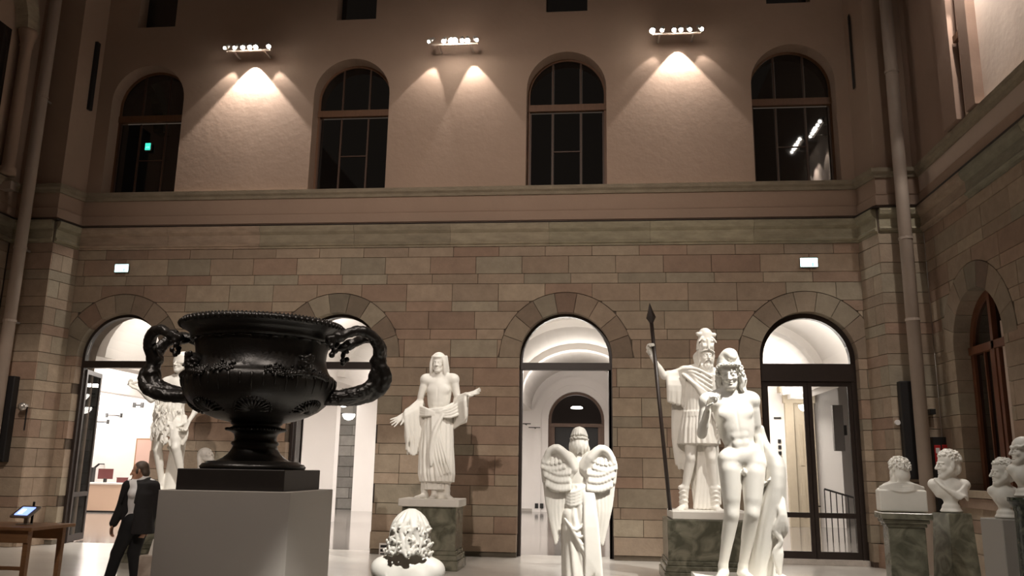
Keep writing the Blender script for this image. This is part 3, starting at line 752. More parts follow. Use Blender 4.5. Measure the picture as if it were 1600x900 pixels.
# ---------------------------------------------------------------- statues (modelled in metres of a 1.8 m body, feet at z=0, facing -y)
def place(name, label, cat, wpos, sc, rz=0, group=None):
    e = empty(name, wpos, rz); tag(e, label, cat, group); e['_s'] = sc; return e
def fig(S, root, name, sc, m=None, off=(0, 0, 0)):
    o = S.mesh(name, m or white, root, sc); o.location = Vector(off)*sc; return o
# --- 1. hooded figure with open arms
p0 = at(680, 779, 15.3); SC = 2.6/1.8*1.0
wz = p0.z
ch = place('marble_statue', 'white marble statue of bare-chested hooded man with both arms held open', 'statue', (p0.x, 15.3, wz), SC)
S = Sculpt((-.66, -.48, -.02), (.66, .3, 1.86), .0062)
pel, nb = V(0, 0, .97), V(.004, .0, 1.5); sl, sr = V(.19, 0, 1.475), V(-.18, 0, 1.47); hl, hr = V(.09, 0, .93), V(-.09, 0, .93)
P = torso(S, pel, nb, sl, sr, V(0, -1, 0), hl, hr)
S.cap(nb, V(-.008, -.02, 1.6), .052, .052, .03)
P = head(S, V(-.012, -.035, 1.685), V(-.05, -1, -.12), V(0, 0, 1), 1.0, ears=False)
# hood of hair and cloth
skull(S, P, (V(-.05, -1, -.12), V(0, 0, 1)), .008)
for s in (-1, 1):
    for j in range(4):
        S.chain([P(s*(.055+.012*j), .05-.035*j, .08), P(s*(.085+.004*j), .045-.035*j, .0), P(s*(.088+.006*j), .03-.035*j, -.1), P(s*(.092+.004*j), .01-.03*j, -.16)], [.016, .02, .023, .017], .008)
for a in range(9):
    t = -1.1+a*.275; S.ell(P(.06*math.sin(t), .075*math.cos(t)+.01, .075), .017, None, .006)
S.ell(P(0, .05, .1), (.03, .02, .018), None, .01)
limb_arm(S, sr, V(-.25, .02, 1.19), V(-.415, -.1, 1.02), 1.0); limb_arm(S, sl, V(.245, .01, 1.22), V(.385, -.16, 1.275), 1.0)
hand(S, V(-.42, -.105, 1.015), V(-.75, -.25, -.62), V(.1, -1, .3), 1.15, .1, -1, .5)
hand(S, V(.39, -.165, 1.275), V(.93, -.25, .2), V(-.1, -.8, .75), 1.15, .12, 1, .4)
S.robe([1.07, .9, .6, .3, .2], [0, 0, .0, .01, .02], [0, 0, -.01, -.01, -.01], [.165, .195, .215, .225, .21], [.13, .15, .16, .165, .155], n=20, amp=.10, tw=1.2, seed=3, amp0=.05, tilt=(.0, .05))
S.robe([.3, .11], 0, 0, [.18, .17], [.13, .12], n=18, amp=.13, seed=8)
for i in range(5):          # long diagonal folds over the lap
    S.chain([V(-.05+.02*i, -.15, 1.03), V(-.03+.025*i, -.175, .75), V(-.01+.04*i, -.18, .5), V(.06+.035*i, -.16, .27+.015*i)], [.010, .016, .018, .010], .012)
S.chain([V(.09, -.15, 1.02), V(.0, -.185, .8), V(-.04, -.19, .55), V(-.03, -.185, .4)], [.018, .03, .026, .014], .02)
for j in range(3): S.chain([V(-.17, -.06, 1.03+.02*j), V(-.06, -.135, 1.05+.018*j), V(.08, -.135, 1.06+.02*j), V(.19, -.05, 1.12+.02*j)], [.02, .018, .02, .022], .01)
# mantle over both forearms
for j in range(8):
    t = j/7; a = V(-.22-.17*t, .02-.09*t, 1.16-.12*t)
    S.chain([a+V(0, 0, .03), a+V(.0, -.055, -.04), a+V(.01+.03*math.sin(3*j), -.045, -.3), a+V(.02, -.02, -.42-.16*math.sin(PI*min(1, .25+t*.7)))], [.03, .03, .024, .014], .014)
    S.chain([a+V(0, .05, .0), a+V(.02, .05, -.3), a+V(.03, .03, -.5)], [.03, .024, .015], .014)
    b = V(.22+.15*t, .02-.14*t, 1.2+.04*t)
    S.chain([b+V(0, 0, .035), b+V(.0, -.055, -.05), b+V(.01, -.04, -.2-.03*math.sin(2*j)), b+V(-.01, -.01, -.33+.04*t)], [.032, .03, .026, .017], .014)
    S.chain([b+V(0, .05, 0), b+V(0, .05, -.2), b+V(0, .02, -.3)], [.03, .024, .017], .014)
for j in range(4): S.chain([V(-.24, -.03, 1.13-.035*j), V(-.13, -.13, 1.09-.025*j), V(-.02, -.15, 1.05-.01*j)], [.022, .02, .012], .01)
for j in range(4): S.chain([V(.3, -.08, 1.2-.05*j), V(.18, -.14, 1.1-.035*j), V(.05, -.15, 1.06-.02*j)], [.02, .02, .012], .01)
for x, fx in ((-.135, -.5), (.0, -.05), (.15, .55)): foot(S, V(x, -.03 if x else -.06, .085), V(fx, -1, 0), 1.15)
S.cap(V(-.13, -.02, .3), V(-.135, -.03, .1), .045, .036, .02); S.cap(V(.14, -.02, .3), V(.15, -.03, .1), .045, .036, .02)
S.cap(V(.07, .03, .25), V(.07, .03, .02), .07, .08, .03)
fig(S, ch, 'figure', SC)
bx('plinth', (-.58, -.4, -.13), (.50, .42, .005), white, ch, .012)
def pedestal(name, label, x, y, w_, d_, z1, m, base=.12, cap_=0, rz=0, group=None, taper=1):
    e = empty(name, (x, y, 0), rz); tag(e, label, 'pedestal', group)
    b = box(B(), (-w_/2, -d_/2, base), (w_/2, d_/2, z1-cap_), .008)
    for v in b.verts:
        if v.co.z > (base+z1)/2: v.co.x *= taper; v.co.y *= taper
    obj('shaft', b, m, e)
    if base:
        b = B(); g = .07
        box(b, (-w_/2-g, -d_/2-g, 0), (w_/2+g, d_/2+g, base*.5), .01); box(b, (-w_/2-g*.7, -d_/2-g*.7, base*.5), (w_/2+g*.7, d_/2+g*.7, base*.78), .012); box(b, (-w_/2-g*.3, -d_/2-g*.3, base*.78), (w_/2+g*.3, d_/2+g*.3, base), .01)
        obj('base_moulding', b, m, e)
    if cap_:
        b = B(); g = .09
        box(b, (-w_/2-g, -d_/2-g, z1-cap_*.45), (w_/2+g, d_/2+g, z1), .01); box(b, (-w_/2-g*.6, -d_/2-g*.6, z1-cap_*.75), (w_/2+g*.6, d_/2+g*.6, z1-cap_*.45), .012); box(b, (-w_/2-g*.25, -d_/2-g*.25, z1-cap_), (w_/2+g*.25, d_/2+g*.25, z1-cap_*.75), .01)
        obj('cornice', b, m, e)
    return e
pedestal('stone_pedestal', 'grey-green marble pedestal under the hooded open-armed statue', p0.x-.04, 15.35, .96, .78, wz-.13, greym, .32)
# --- 2. helmeted warrior god with spear
p0 = at(1095, 797, 14.7); SC = 1.50; zo = p0.z
od = place('marble_statue', 'white marble statue of bearded warrior in tall winged helmet holding a dark spear', 'statue', (p0.x, 14.7, zo), SC)
S = Sculpt((-.64, -.42, -.02), (.42, .34, 2.04), .0062)
pel, nb = V(.0, .02, 1.02), V(.06, .02, 1.56); sr, sl = V(-.15, .0, 1.53), V(.25, .03, 1.5); hr, hl = V(-.09, 0, .98), V(.1, 0, .98)
torso(S, pel, nb, sl, sr, V(.05, -1, 0), hl, hr, detail=False)
S.cap(nb, V(.085, -.02, 1.66), .06, .06, .03)
P = head(S, V(.10, -.03, 1.715), V(.25, -1, -.05), V(.02, 0, 1), 1.05, ears=False)
for i in range(22):            # beard of wavy locks in two layers
    r = i//11; a = (i % 11-5)/5
    S.chain([P(.05*a, .072-.035*abs(a), -.07-.015*r), P(.056*a+.009*math.sin(i*2), .09-.035*abs(a)-.012*r, -.11-.04*r), P(.05*a-.009*math.sin(i*2+1), .082-.03*abs(a)-.01*r, -.15-.05*r), P(.038*a+.008*math.sin(i*3), .07-.02*abs(a), -.19-.055*r)], [.011, .0135, .012, .006], .003)
for s in (-1, 1): S.chain([P(0, .1, -.045), P(s*.025, .095, -.055), P(s*.045, .08, -.085)], [.008, .011, .005], .003)
for s in (-1, 1):
    for j in range(5): S.chain([P(s*.068, .035-.02*j, .05), P(s*(.083+.004*j), .025-.025*j, .0), P(s*(.076+.004*j), .02-.022*j, -.06), P(s*(.082), .0-.02*j, -.13)], [.013, .016, .015, .008], .003)
# helmet : tall animal-headed cap
S.chain([P(0, -.01, .05), P(0, -.01, .15), P(0, -.01, .235)], [.094, .083, .08], .01)
for s in (-1, 1):
    S.cap(P(s*.04, -.01, .235), P(s*.105, .01, .245), .03, .014, .015, flat=(V(0, 0, 1), .5)); S.cap(P(s*.06, .05, .19), P(s*.1, .06, .15), .02, .009, .012)
    S.ell(P(s*.045, .075, .16), .018, None, .008); S.cap(P(s*.05, .07, .1), P(s*.075, .0, .12), .016, .012, .01)
S.cap(P(-.09, .02, .235), P(.09, .02, .235), .026, .026, .01); S.cap(P(0, .08, .17), P(0, .105, .07), .02, .014, .012)
for j in range(18):
    t = -2.2+4.4*j/17; S.chain([P(.09*math.sin(t), -.01+.088*math.cos(t), .07), P(.086*math.sin(t+.12), -.01+.084*math.cos(t+.12), .12), P(.083*math.sin(t), -.01+.08*math.cos(t), .175)], [.008, .0105, .005], .003)
for j in range(7): S.chain([P(-.06+.02*j, .07, .07), P(-.05+.018*j, .085, .1), P(-.065+.021*j, .078, .14)], [.010, .012, .007], .006)
S.cap(P(-.085, .03, .045), P(.085, .03, .045), .012, .012, .008)
S.chain([P(-.092, -.03, .0), P(-.07, .06, .04), P(0, .1, .062), P(.07, .06, .04), P(.092, -.03, .0)], .010, .004)
# raised arm
limb_arm(S, sr, V(-.375, -.05, 1.475), V(-.515, -.12, 1.70), 1.0, back=(0, 0, -1))
hand(S, V(-.52, -.125, 1.71), V(-.22, -.2, .95), V(.6, -.8, 0), 1.15, 1.0, -1, .1, .9)
# tunic and cloak
S.robe([1.5, 1.3, 1.1, .9, .72], [.05, .03, .01, .0, .0], [0, 0, 0, 0, 0], [.17, .175, .17, .21, .235], [.125, .125, .13, .165, .18], n=22, amp=.09, amp0=.04, seed=5)
for j in range(10): S.chain([V(-.17+.02*j, -.1, 1.5-.004*j), V(-.04+.018*j, -.145, 1.38-.03*j), V(.12+.012*j, -.135, 1.26-.045*j), V(.2, -.1, 1.2-.05*j)], [.014, .017, .016, .012], .008)
for j in range(6): S.chain([V(-.2+.005*j, -.05, 1.54-.012*j), V(-.12+.02*j, -.11, 1.56-.03*j), V(.0, -.125, 1.55-.05*j), V(.15, -.12, 1.47-.055*j)], [.02, .02, .018, .014], .01)
S.robe([1.08, 1.03], 0.01, 0, .18, .14, n=30, amp=.04, seed=2)
for j in range(9):             # cloak falling from the raised arm
    t = j/8; x = -.33+.17*t
    S.chain([V(x, -.05+.04*t, 1.51), V(x+.005, -.09+.05*t, 1.37), V(x+.02*math.sin(2*j), -.06+.05*t, 1.2-.05*t)], [.034, .03, .02], .012)
for j in range(8):
    t = j/7; x = -.24+.1*t
    S.chain([V(x+.05, .08, 1.5), V(x, .1, 1.2), V(x-.02+.015*math.sin(3*j), .1, .8), V(x+.0, .1, .5+.12*math.sin(2.2*j)*.4)], [.04, .04, .034, .02], .014)
S.robe([1.5, 1.0, .5, .06], [.03, .02, .06, .08], [.1, .12, .1, .08], [.16, .2, .17, .15], [.07, .09, .09, .09], n=16, amp=.11, seed=6)
for j in range(5): S.chain([V(.0+.02*j, .02, .75), V(-.01+.035*j, .0, .4), V(-.06+.045*j, -.02, .03)], [.03, .03, .026], .014)
limb_leg(S, hr, V(-.1, -.07, .56), V(-.19, -.03, .13), V(0, -1, 0)); limb_leg(S, hl, V(.13, -.05, .56), V(.16, -.02, .13), V(0, -1, 0))
for a, fx in ((V(-.19, -.03, .085), -.45), (V(.16, -.02, .085), .15)):
    foot(S, a, V(fx, -1, 0), 1.2); S.cap(a+V(0, 0, -.02), a+V(.012 if fx < 0 else 0, 0, .15), .045, .052, .015); S.cap(a+V(-.03, -.02, .155), a+V(.04, -.02, .155), .028, .028, .01)
    for z in (.0, .05, .1): S.chain([a+V(-.045, -.02, z), a+V(0, -.055, z+.02), a+V(.045, -.02, z)], .01, .005)
fig(S, od, 'figure', SC)
bx('plinth', (-.52, -.5, -.14), (.72, .5, .005), white, od, .02)
sp0, sp1 = at(1047, 797, 14.35), at(1018, 505, 14.52)
e = empty('spear', sp0); tag(e, 'long dark spear with leaf-shaped tip held by the helmeted warrior statue', 'spear')
d = sp1-sp0
obj('shaft', tube(B(), [(0, 0, 0), d*.5, d], .034, 10), darkmet, e, True)
b = B(); dn = d.normalized(); tube(b, [d*.985, d*1.0, d+dn*.10, d+dn*.2, d+dn*.36], [.035, .03, .085, .05, .004], 6); obj('tip', b, darkmet, e)
pedestal('stone_pedestal', 'wide green-veined marble pedestal under the helmeted warrior statue', p0.x+.14, 14.75, 1.46, 1.15, zo-.14, greym, .34)
# --- 3. naked youth in a phrygian cap
YY = 7.6; p0 = at(1155, 903, YY); SC = 1.045
yo = place('marble_statue', 'brightly lit white marble statue of naked youth in soft peaked cap holding an apple', 'statue', (p0.x, YY, p0.z), SC)
S = Sculpt((-.42, -.36, -.02), (.5, .32, 1.92), .0052)
pel, nb = V(.055, 0, .945), V(-.01, .01, 1.475); sr, sl = V(-.212, .0, 1.41), V(.165, .02, 1.425); hr, hl = V(-.04, 0, .93), V(.155, .01, .9)
P = torso(S, pel, nb, sl, sr, V(-.08, -1, 0), hl, hr)
S.cap(nb, V(-.012, -.02, 1.58), .054, .052, .03)
P = head(S, V(-.016, -.035, 1.655), V(-.25, -1, -.3), V(-.1, -.25, 1), 1.06, ears=False)
S.chain([P(.01, -.02, .05), P(.005, -.03, .09), P(-.005, -.02, .125), P(-.02, .01, .14), P(-.03, .035, .13)], [.097, .09, .072, .055, .04], .035)
S.chain([P(.03, -.06, .06), P(.075, -.06, -.05), P(.10, -.06, -.19)], [.08, .055, .03], .02)
S.chain([P(-.03, -.08, .05), P(-.05, -.08, -.08), P(-.06, -.06, -.15)], [.06, .04, .02], .02)
rr = random.Random(3)
def ringlet(S, c_, nrm, r, tr, sgn, n=9):
    nrm = unit(nrm); x = unit(np.cross(nrm, V(0, 0, 1)))*sgn; y = np.cross(nrm, x)
    S.chain([c_+(x*math.cos(a_*.85)+y*math.sin(a_*.85))*r*(1-a_/n*.9)+nrm*.003*a_ for a_ in range(n)], [tr*(1.05-.04*a_) for a_ in range(n)], .002)
for i in range(17):
    t = -1.75+3.5*i/16; z = .082-.05*(abs(t)/1.75)**2.2
    for q in range(1 if abs(t) < 1 else (3 if abs(t) < 1.5 else 4)):
        c_ = P((.083+.006*q)*math.sin(t), .082*math.cos(t)+.004, z-.034*q); ringlet(S, c_, c_-P(0, -.02, z-.034*q), .015, .0078, 1 if (i+q) % 2 else -1)
S.ell(P(0, -.03, .04), (.088, .09, .09), frame(V(-.25, -1, -.3), V(-.1, -.25, 1)), .01)
for s in (-1, 1):
    for j in range(3): S.chain([P(s*(.08+.008*j), .03-.03*j, -.03), P(s*(.092+.006*j), .025-.03*j, -.08), P(s*(.078+.008*j), .03-.03*j, -.12), P(s*(.09+.006*j), .02-.02*j, -.15)], [.02, .019, .017, .012], .006)
limb_arm(S, sr, V(-.262, .0, 1.14), V(-.235, -.16, 1.315), 1.0)
hand(S, V(-.235, -.165, 1.325), V(.25, -.35, .9), V(.75, -.45, .3), 1.1, .55, -1, .14, .6)
S.ell(V(-.187, -.215, 1.418), .038, None, .003)
limb_arm(S, sl, V(.205, .07, 1.15), V(.265, -.0, .9), 1.0)
hand(S, V(.268, -.005, .89), V(.1, -.35, -.95), V(-1, 0, 0), 1.05, .45, 1, .1)
limb_leg(S, hr, V(-.045, -.035, .495), V(-.12, .03, .09), V(0, -1, 0), 1.08); limb_leg(S, hl, V(.11, -.075, .505), V(.04, .04, .09), V(.1, -1, 0), 1.08)
foot(S, V(-.12, .03, .085), V(-.35, -1, 0), 1.1); foot(S, V(.04, .04, .085), V(.25, -1, 0), 1.1)
S.cap(V(.058, -.082, .86), V(.06, -.09, .835), .012, .010, .016); S.ell(V(.06, -.07, .828), (.02, .018, .02), None, .016)
fig(S, yo, 'figure', SC)
S = Sculpt((.02, -.3, -.02), (.5, .34, 1.36), .0075)
S.chain([V(.2, .14, 0), V(.22, .13, .6), V(.25, .1, 1.0), V(.235, .09, 1.2)], [.12, .07, .06, .03], .03)
for j in range(15):
    t = j/14; x0 = .215+.03*t; xm = .2+.17*math.sin(PI*.5*t)
    S.chain([V(.235, .06+.06*t, 1.2-.2*t), V(.25+.13*t, .08-.12*math.sin(PI*t), .98-.05*t), V(.23+.16*t, .08-.16*math.sin(PI*t), .72), V(.12+.24*t, .1-.15*math.sin(PI*t), .42+.06*math.sin(3*j)), V(.07+.19*t+(.03 if t > .7 else 0), .12-.12*math.sin(PI*t), (.0 if t < .72 else .26+.04*math.sin(5*j)))], [.026, .034, .034, .032, .024], .01)
for j in range(4): S.chain([V(.3+.02*j, -.06, .62), V(.33+.01*j, -.1, .5), V(.28+.03*j, -.08, .38), V(.33, -.07+.02*j, .3), V(.27+.02*j, -.06, .2), V(.31, -.05, .05)], [.02, .022, .02, .02, .018, .015], .008)
fig(S, yo, 'draped_stump', SC)
bx('plinth', (-.36, -.34, -.1), (.44, .38, .003), white, yo)
pedestal('stone_pedestal', 'pedestal below the frame carrying the naked youth statue', p0.x+.03, YY, .95, .85, p0.z-.1, greypaint, .1)
# --- 4. winged figure seen from behind
AY = 8.2; SC = 1.0; p0 = at(905, 668, AY); zb = p0.z-1.66
an = place('marble_statue', 'white marble angel seen from behind with two long feathered wings', 'statue', (p0.x, AY, zb), SC)
S = Sculpt((-.36, -.3, -.02), (.36, .34, 1.72), .0072)
pel, nb = V(0, 0, .9), V(0, 0, 1.38); sl, sr = V(.165, 0, 1.33), V(-.165, 0, 1.33)
torso(S, pel, nb, sr, sl, V(0, 1, 0), V(-.09, 0, .86), V(.09, 0, .86), fem=True, detail=False)
S.cap(nb, V(0, .02, 1.5), .048, .045, .03)
P = head(S, V(0, .03, 1.545), V(0, 1, -.15), V(0, 0, 1), .98, ears=True)
for i in range(13):
    t = PI*(i/12)*1.3+PI*.85; S.chain([P(0, -.03, .108), P(.05*math.cos(t), -.03+.06*math.sin(t), .092), P(.078*math.cos(t), -.02+.085*math.sin(t)*1.12, .03)], [.010, .011, .010], .01)
for i in range(26):
    t = 2*PI*i/26; S.ell(P(.083*math.cos(t), -.012+.1*math.sin(t), .0+.008*math.sin(3*i)), (.013, .013, .011), None, .004)
for i in range(11):
    x = -.075+.015*i; g = .06*(abs(i-5)/5)**2; S.chain([P(x, -.09+g, -.01), P(x*1.12+.008*math.sin(i*3), -.105+g, -.06), P(x*1.12-.006*math.sin(i*3), -.105+g, -.1), P(x*1.1, -.09+g, -.14-.012*math.sin(i*2))], [.013, .017, .016, .009], .004)
limb_arm(S, sl, V(.2, .1, 1.07), V(.12, .25, 1.13), .92, back=(0, -1, 0)); limb_arm(S, sr, V(-.2, .1, 1.07), V(-.1, .25, 1.1), .92, back=(0, -1, 0))
hand(S, V(.12, .25, 1.13), V(-.6, .4, .3), V(-.3, -.8, .1), 1, .4, 1); hand(S, V(-.1, .25, 1.1), V(.6, .4, .3), V(.3, -.8, .1), 1, .4, -1)
S.robe([1.12, .95, .8, .5, .2, .0], [0, 0, .0, .02, .03, .03], 0, [.135, .16, .175, .18, .185, .19], [.11, .14, .15, .155, .17, .18], n=13, amp=.06, tw=5.0, seed=11)
for j in range(5): S.chain([V(-.15, -.06, 1.1-.028*j), V(-.07, -.125, 1.05-.028*j), V(.04, -.125, 1.1-.03*j), V(.14, -.05, 1.2-.03*j)], [.02, .02, .018, .014], .008)
for j in range(6): S.chain([V(-.13+.02*j, -.15, .82-.03*j), V(-.02+.025*j, -.165, .72-.12*j*.5), V(.1+.015*j, -.14, .86-.12*j)], [.01, .013, .01], .012)
for j in range(7): S.chain([V(.05+.014*j, -.13, 1.05), V(.06+.018*j, -.17, .75), V(.07+.022*j, -.175, .5-.03*j), V(.06+.02*j, -.17, .33-.02*abs(j-3))], [.014, .018, .018, .01], .012)
fig(S, an, 'figure', SC)
for s in (-1, 1):
    S = Sculpt((-.4, -.3, .5), (.4, .06, 1.6), .0062)
    W = lambda x, y, z: V(s*x, y, z)
    # vane, leading edge, then overlapping feathers
    S.chain([W(.10, -.1, 1.36), W(.17, -.105, 1.28), W(.215, -.1, 1.15)], [.07, .105, .10], .03, flat=(V(0, 1, 0), .3)); S.cap(W(.04, -.09, 1.3), W(.12, -.1, 1.2), .05, .06, .04, flat=(V(0, 1, 0), .45))
    S.cap(W(.2, -.1, 1.4), W(.27, -.1, 1.3), .07, .06, .03, flat=(V(0, 1, 0), .35)); S.cap(W(.13, -.1, 1.3), W(.25, -.1, 1.22), .09, .08, .03, flat=(V(0, 1, 0), .35))
    S.chain([W(.05, -.1, 1.27), W(.11, -.12, 1.37), W(.2, -.125, 1.455), W(.28, -.12, 1.42), W(.325, -.115, 1.3), W(.325, -.11, 1.15)], [.035, .045, .042, .036, .028, .018], .03)
    for j in range(12):     # primaries, all running to the tip
        t = j/11; a = W(.085+.235*t, -.10, 1.17+.04*t); b = W(.155+.085*t, -.085+.012*t, .96-.37*math.sin(min(1, .12+t*1.15)*PI/2)+(.0 if t < .75 else .5*(t-.75)))
        S.chain([a, a*.45+b*.55+W(.022*math.sin(PI*t)+.012*t, -.006*(j % 2), 0), b], [.026, .026, .013], .003, flat=(V(0, 1, 0), .45))
    for row, z, n, r in ((0, 1.11, 8, .024), (1, 1.185, 8, .023), (2, 1.25, 8, .021), (3, 1.31, 7, .02), (4, 1.365, 6, .018)):
        for j in range(n):
            t = (j+.5*(row % 2))/n; x = .085+.235*t+(.012*row if row > 2 else 0); zz = z-.03*math.sin(PI*t)+.05*t*(row < 3); l_ = .055-.006*row
            S.cap(W(x, -.128, zz+l_), W(x+.004, -.142, zz-.022), r*.8, r, .0025, flat=(V(0, 1, 0), .38))
    o = fig(S, an, 'wing', SC)
bx('plinth', (-.28, -.28, -.12), (.3, .28, .003), white, an)
pedestal('stone_pedestal', 'low pedestal under the marble angel', p0.x, AY, .62, .6, zb-.12, greypaint, .06)
# --- 5. curly-haired figure from behind, near the camera
CY = 5.5; p0 = at(641, 800, CY); SC = .98
cu = place('marble_statue', 'white marble figure seen from behind with thick corkscrew curls, cut by the frame bottom', 'statue', (p0.x, CY, p0.z-1.66*SC), SC, math.radians(4))
S = Sculpt((-.32, -.3, .75), (.32, .3, 1.72), .0055)
nb = V(0.01, 0, 1.375); pel = V(0, 0, .9); sl, sr = V(.175, 0, 1.29), V(-.175, 0, 1.3)
torso(S, pel, nb, sr, sl, V(0, 1, 0), V(-.1, 0, .86), V(.1, 0, .86), fem=True, detail=False)
S.cap(nb, V(0, .02, 1.48), .05, .048, .03)
P = head(S, V(0, .03, 1.54), V(-.15, 1, -.1), V(.05, 0, 1), 1.0)
S.ell(P(0, -.02, .04), (.1, .105, .09), None, .012)
limb_arm(S, sl, V(.21, .06, 1.03), V(.12, .22, 1.1), .95, back=(0, -1, 0)); limb_arm(S, sr, V(-.21, .06, 1.03), V(-.1, .22, 1.1), .95, back=(0, -1, 0))
def corkscrew(p, q, R_, r, turns, ph):
    p, q = np.array(p), np.array(q); a = unit(q-p); x = unit(np.cross(a, V(.3, 1, .1))); y = np.cross(a, x); n = int(turns*7); pts = []
    for i in range(n+1):
        t = i/n; w_ = R_*(.6+.5*t); pts.append(p+(q-p)*t+(x*math.cos(ph+2*PI*turns*t)+y*math.sin(ph+2*PI*turns*t))*w_)
    S.chain(pts, [r*(1.05-.15*i/n) for i in range(n+1)], .003)
rr = random.Random(5)
for i in range(13):
    t = PI*1.5+(i-6)*.36; ph = rr.random()*6; pts = []
    for q in range(9):
        g = q/8; rad_ = .02+.082*math.sin(min(1, g*1.9)*PI/2)+.016*g; zz = .128-.27*g**1.25+.0; w_ = .13*math.sin(ph+g*9)*min(1, g*2.2)
        pts.append(P((rad_+.0)*math.cos(t+w_)*1.02, -.015+(rad_+.005)*math.sin(t+w_)*1.08, zz))
    S.chain(pts, [.012, .015, .017, .018, .0185, .018, .017, .016, .013], .0025)
    if i % 2 == 0:
        t += .18; corkscrew(P(.1*math.cos(t), -.01+.112*math.sin(t), .035), P(.118*math.cos(t), -.01+.125*math.sin(t), -.10), .016, .0145, 1.7, rr.random()*6)
for row, zz, n_, ro in ((0, -.135, 9, 0), (1, -.075, 8, .2), (2, -.0, 6, .1)):
    for i in range(n_):
        t = PI*1.5+(i-(n_-1)/2)*.40+ro; rd = .125-.004*row; c_ = P(rd*math.cos(t), -.01+rd*1.02*math.sin(t), zz+.012*math.sin(i*2.7)); nrm = unit(c_-P(0, 0, zz)); x = np.cross(nrm, V(0, 0, 1))*(1 if (i+row) % 2 else -1)
        pts = [c_+(x*math.cos(a_*.8)+V(0, 0, 1)*math.sin(a_*.8))*(.031-.0026*a_)+nrm*.0035*a_ for a_ in range(11)]
        S.chain(pts, [.0125-.0004*a_ for a_ in range(11)], .002)
for dx in (0, .03): S.chain([V(-.15+dx, .01, 1.35), V(-.12+dx, -.09, 1.25), V(-.05+dx, -.115, 1.05), V(.0+dx, -.11, .85)], .007, .006)
fig(S, cu, 'figure', SC)
b = B(); box(b, (-.24, -.18, .02), (.24, .2, .82), .03); obj('lower_block', b, white, cu)
pz = p0.z-1.66*SC
# --- 6. flute-playing shepherd behind the vase
p0 = at(260, 768, 15.2); SC = 1.43
fa = place('marble_statue', 'white marble shepherd with a goatskin round his hips holding a flute, behind the black vase', 'statue', (p0.x, 15.2, p0.z), SC)
S = Sculpt((-.6, -.4, -.02), (.45, .3, 1.9), .007)
pel, nb = V(-.05, 0, .96), V(.03, .01, 1.47); sr, sl = V(-.15, 0, 1.40), V(.205, 0, 1.36); hr, hl = V(-.13, 0, .9), V(.06, 0, .93)
torso(S, pel, nb, sl, sr, V(0, -1, 0), hl, hr)
S.cap(nb, V(.045, -.02, 1.58), .055, .05, .03); P = head(S, V(.05, -.03, 1.665), V(-.35, -1, -.05), V(.1, 0, 1), 1.08); skull(S, P, (V(-.35, -1, -.05), V(.1, 0, 1)), .014)
for i in range(26):
    t = 2.4*(i/25-.5)*2; c0 = P(.08*math.sin(t), .08*math.cos(t)-.01, .08); S.chain([c0, P(.1*math.sin(t), .09*math.cos(t)-.015, .0), P(.1*math.sin(t), .07*math.cos(t)-.02, -.1 if abs(t) > 1.0 else .03)], [.022, .022, .014], .006)
limb_arm(S, sr, V(-.27, -.12, 1.16), V(-.40, -.2, 1.285), 1.0); hand(S, V(-.41, -.2, 1.29), V(-.7, -.1, .4), V(.5, -.3, .8), 1.15, .5, -1)
S.cap(V(-.54, -.24, 1.35), V(-.28, -.2, 1.42), .017, .013, .004)
limb_arm(S, sl, V(.32, .03, 1.11), V(.255, -.08, .9), 1.0); hand(S, V(.252, -.085, .885), V(-.25, -.2, -.9), V(-.3, -.8, .2), 1.15, .9, 1, .1, .7)
S.robe([1.16, 1.0, .8, .7], [-.05, -.06, -.06, -.06], 0, [.15, .18, .19, .19], [.12, .15, .16, .15], n=11, amp=.08, seed=4, tilt=(.35, 0))
rr = random.Random(9)
for i in range(120):
    t = PI*1.5+rr.uniform(-1.5, 1.5); z = rr.uniform(.66, 1.12); x = -.06+.19*math.cos(t); y = .16*math.sin(t)
    S.chain([V(x, y, z-.35*(x+.06)), V(x*1.02+rr.uniform(-.02, .02), y*1.06, z-.045-.35*(x+.06)), V(x*1.02+rr.uniform(-.02, .02), y*1.04, z-.085-.35*(x+.06))], [.012, .011, .005], .006)
for j in range(5): S.chain([V(-.2+.02*j, -.1, 1.1-.02*j), V(-.04, -.14, 1.02-.03*j), V(.13, -.08, .88-.04*j)], [.014, .016, .014], .008)
limb_leg(S, hr, V(-.165, -.03, .53), V(-.1, .05, .1), V(0, -1, 0)); limb_leg(S, hl, V(.13, -.12, .55), V(.22, .0, .1), V(0, -1, 0))
foot(S, V(-.1, .05, .085), V(-.3, -1, 0), 1.1); foot(S, V(.22, 0, .085), V(.4, -1, 0), 1.1)
S.chain([V(.03, .12, 0), V(.02, .12, .35), V(.05, .1, .62)], [.13, .1, .09], .03); S.cap(V(.02, .1, .5), V(-.03, .02, .56), .04, .03, .03)
for j in range(4): S.chain([V(.1+.02*j, -.02, .95), V(.17+.015*j, -.05, .75), V(.19+.01*j, -.06, .6+.02*j)], [.03, .03, .02], .01)
fig(S, fa, 'figure', SC)
bx('plinth', (-.55, -.38, -.12), (.55, .42, .003), white, fa)
pedestal('stone_pedestal', 'green marble pedestal with grey base under the goatskin-clad shepherd', p0.x+.05, 15.25, 1.25, .9, p0.z-.12, greym, .3)
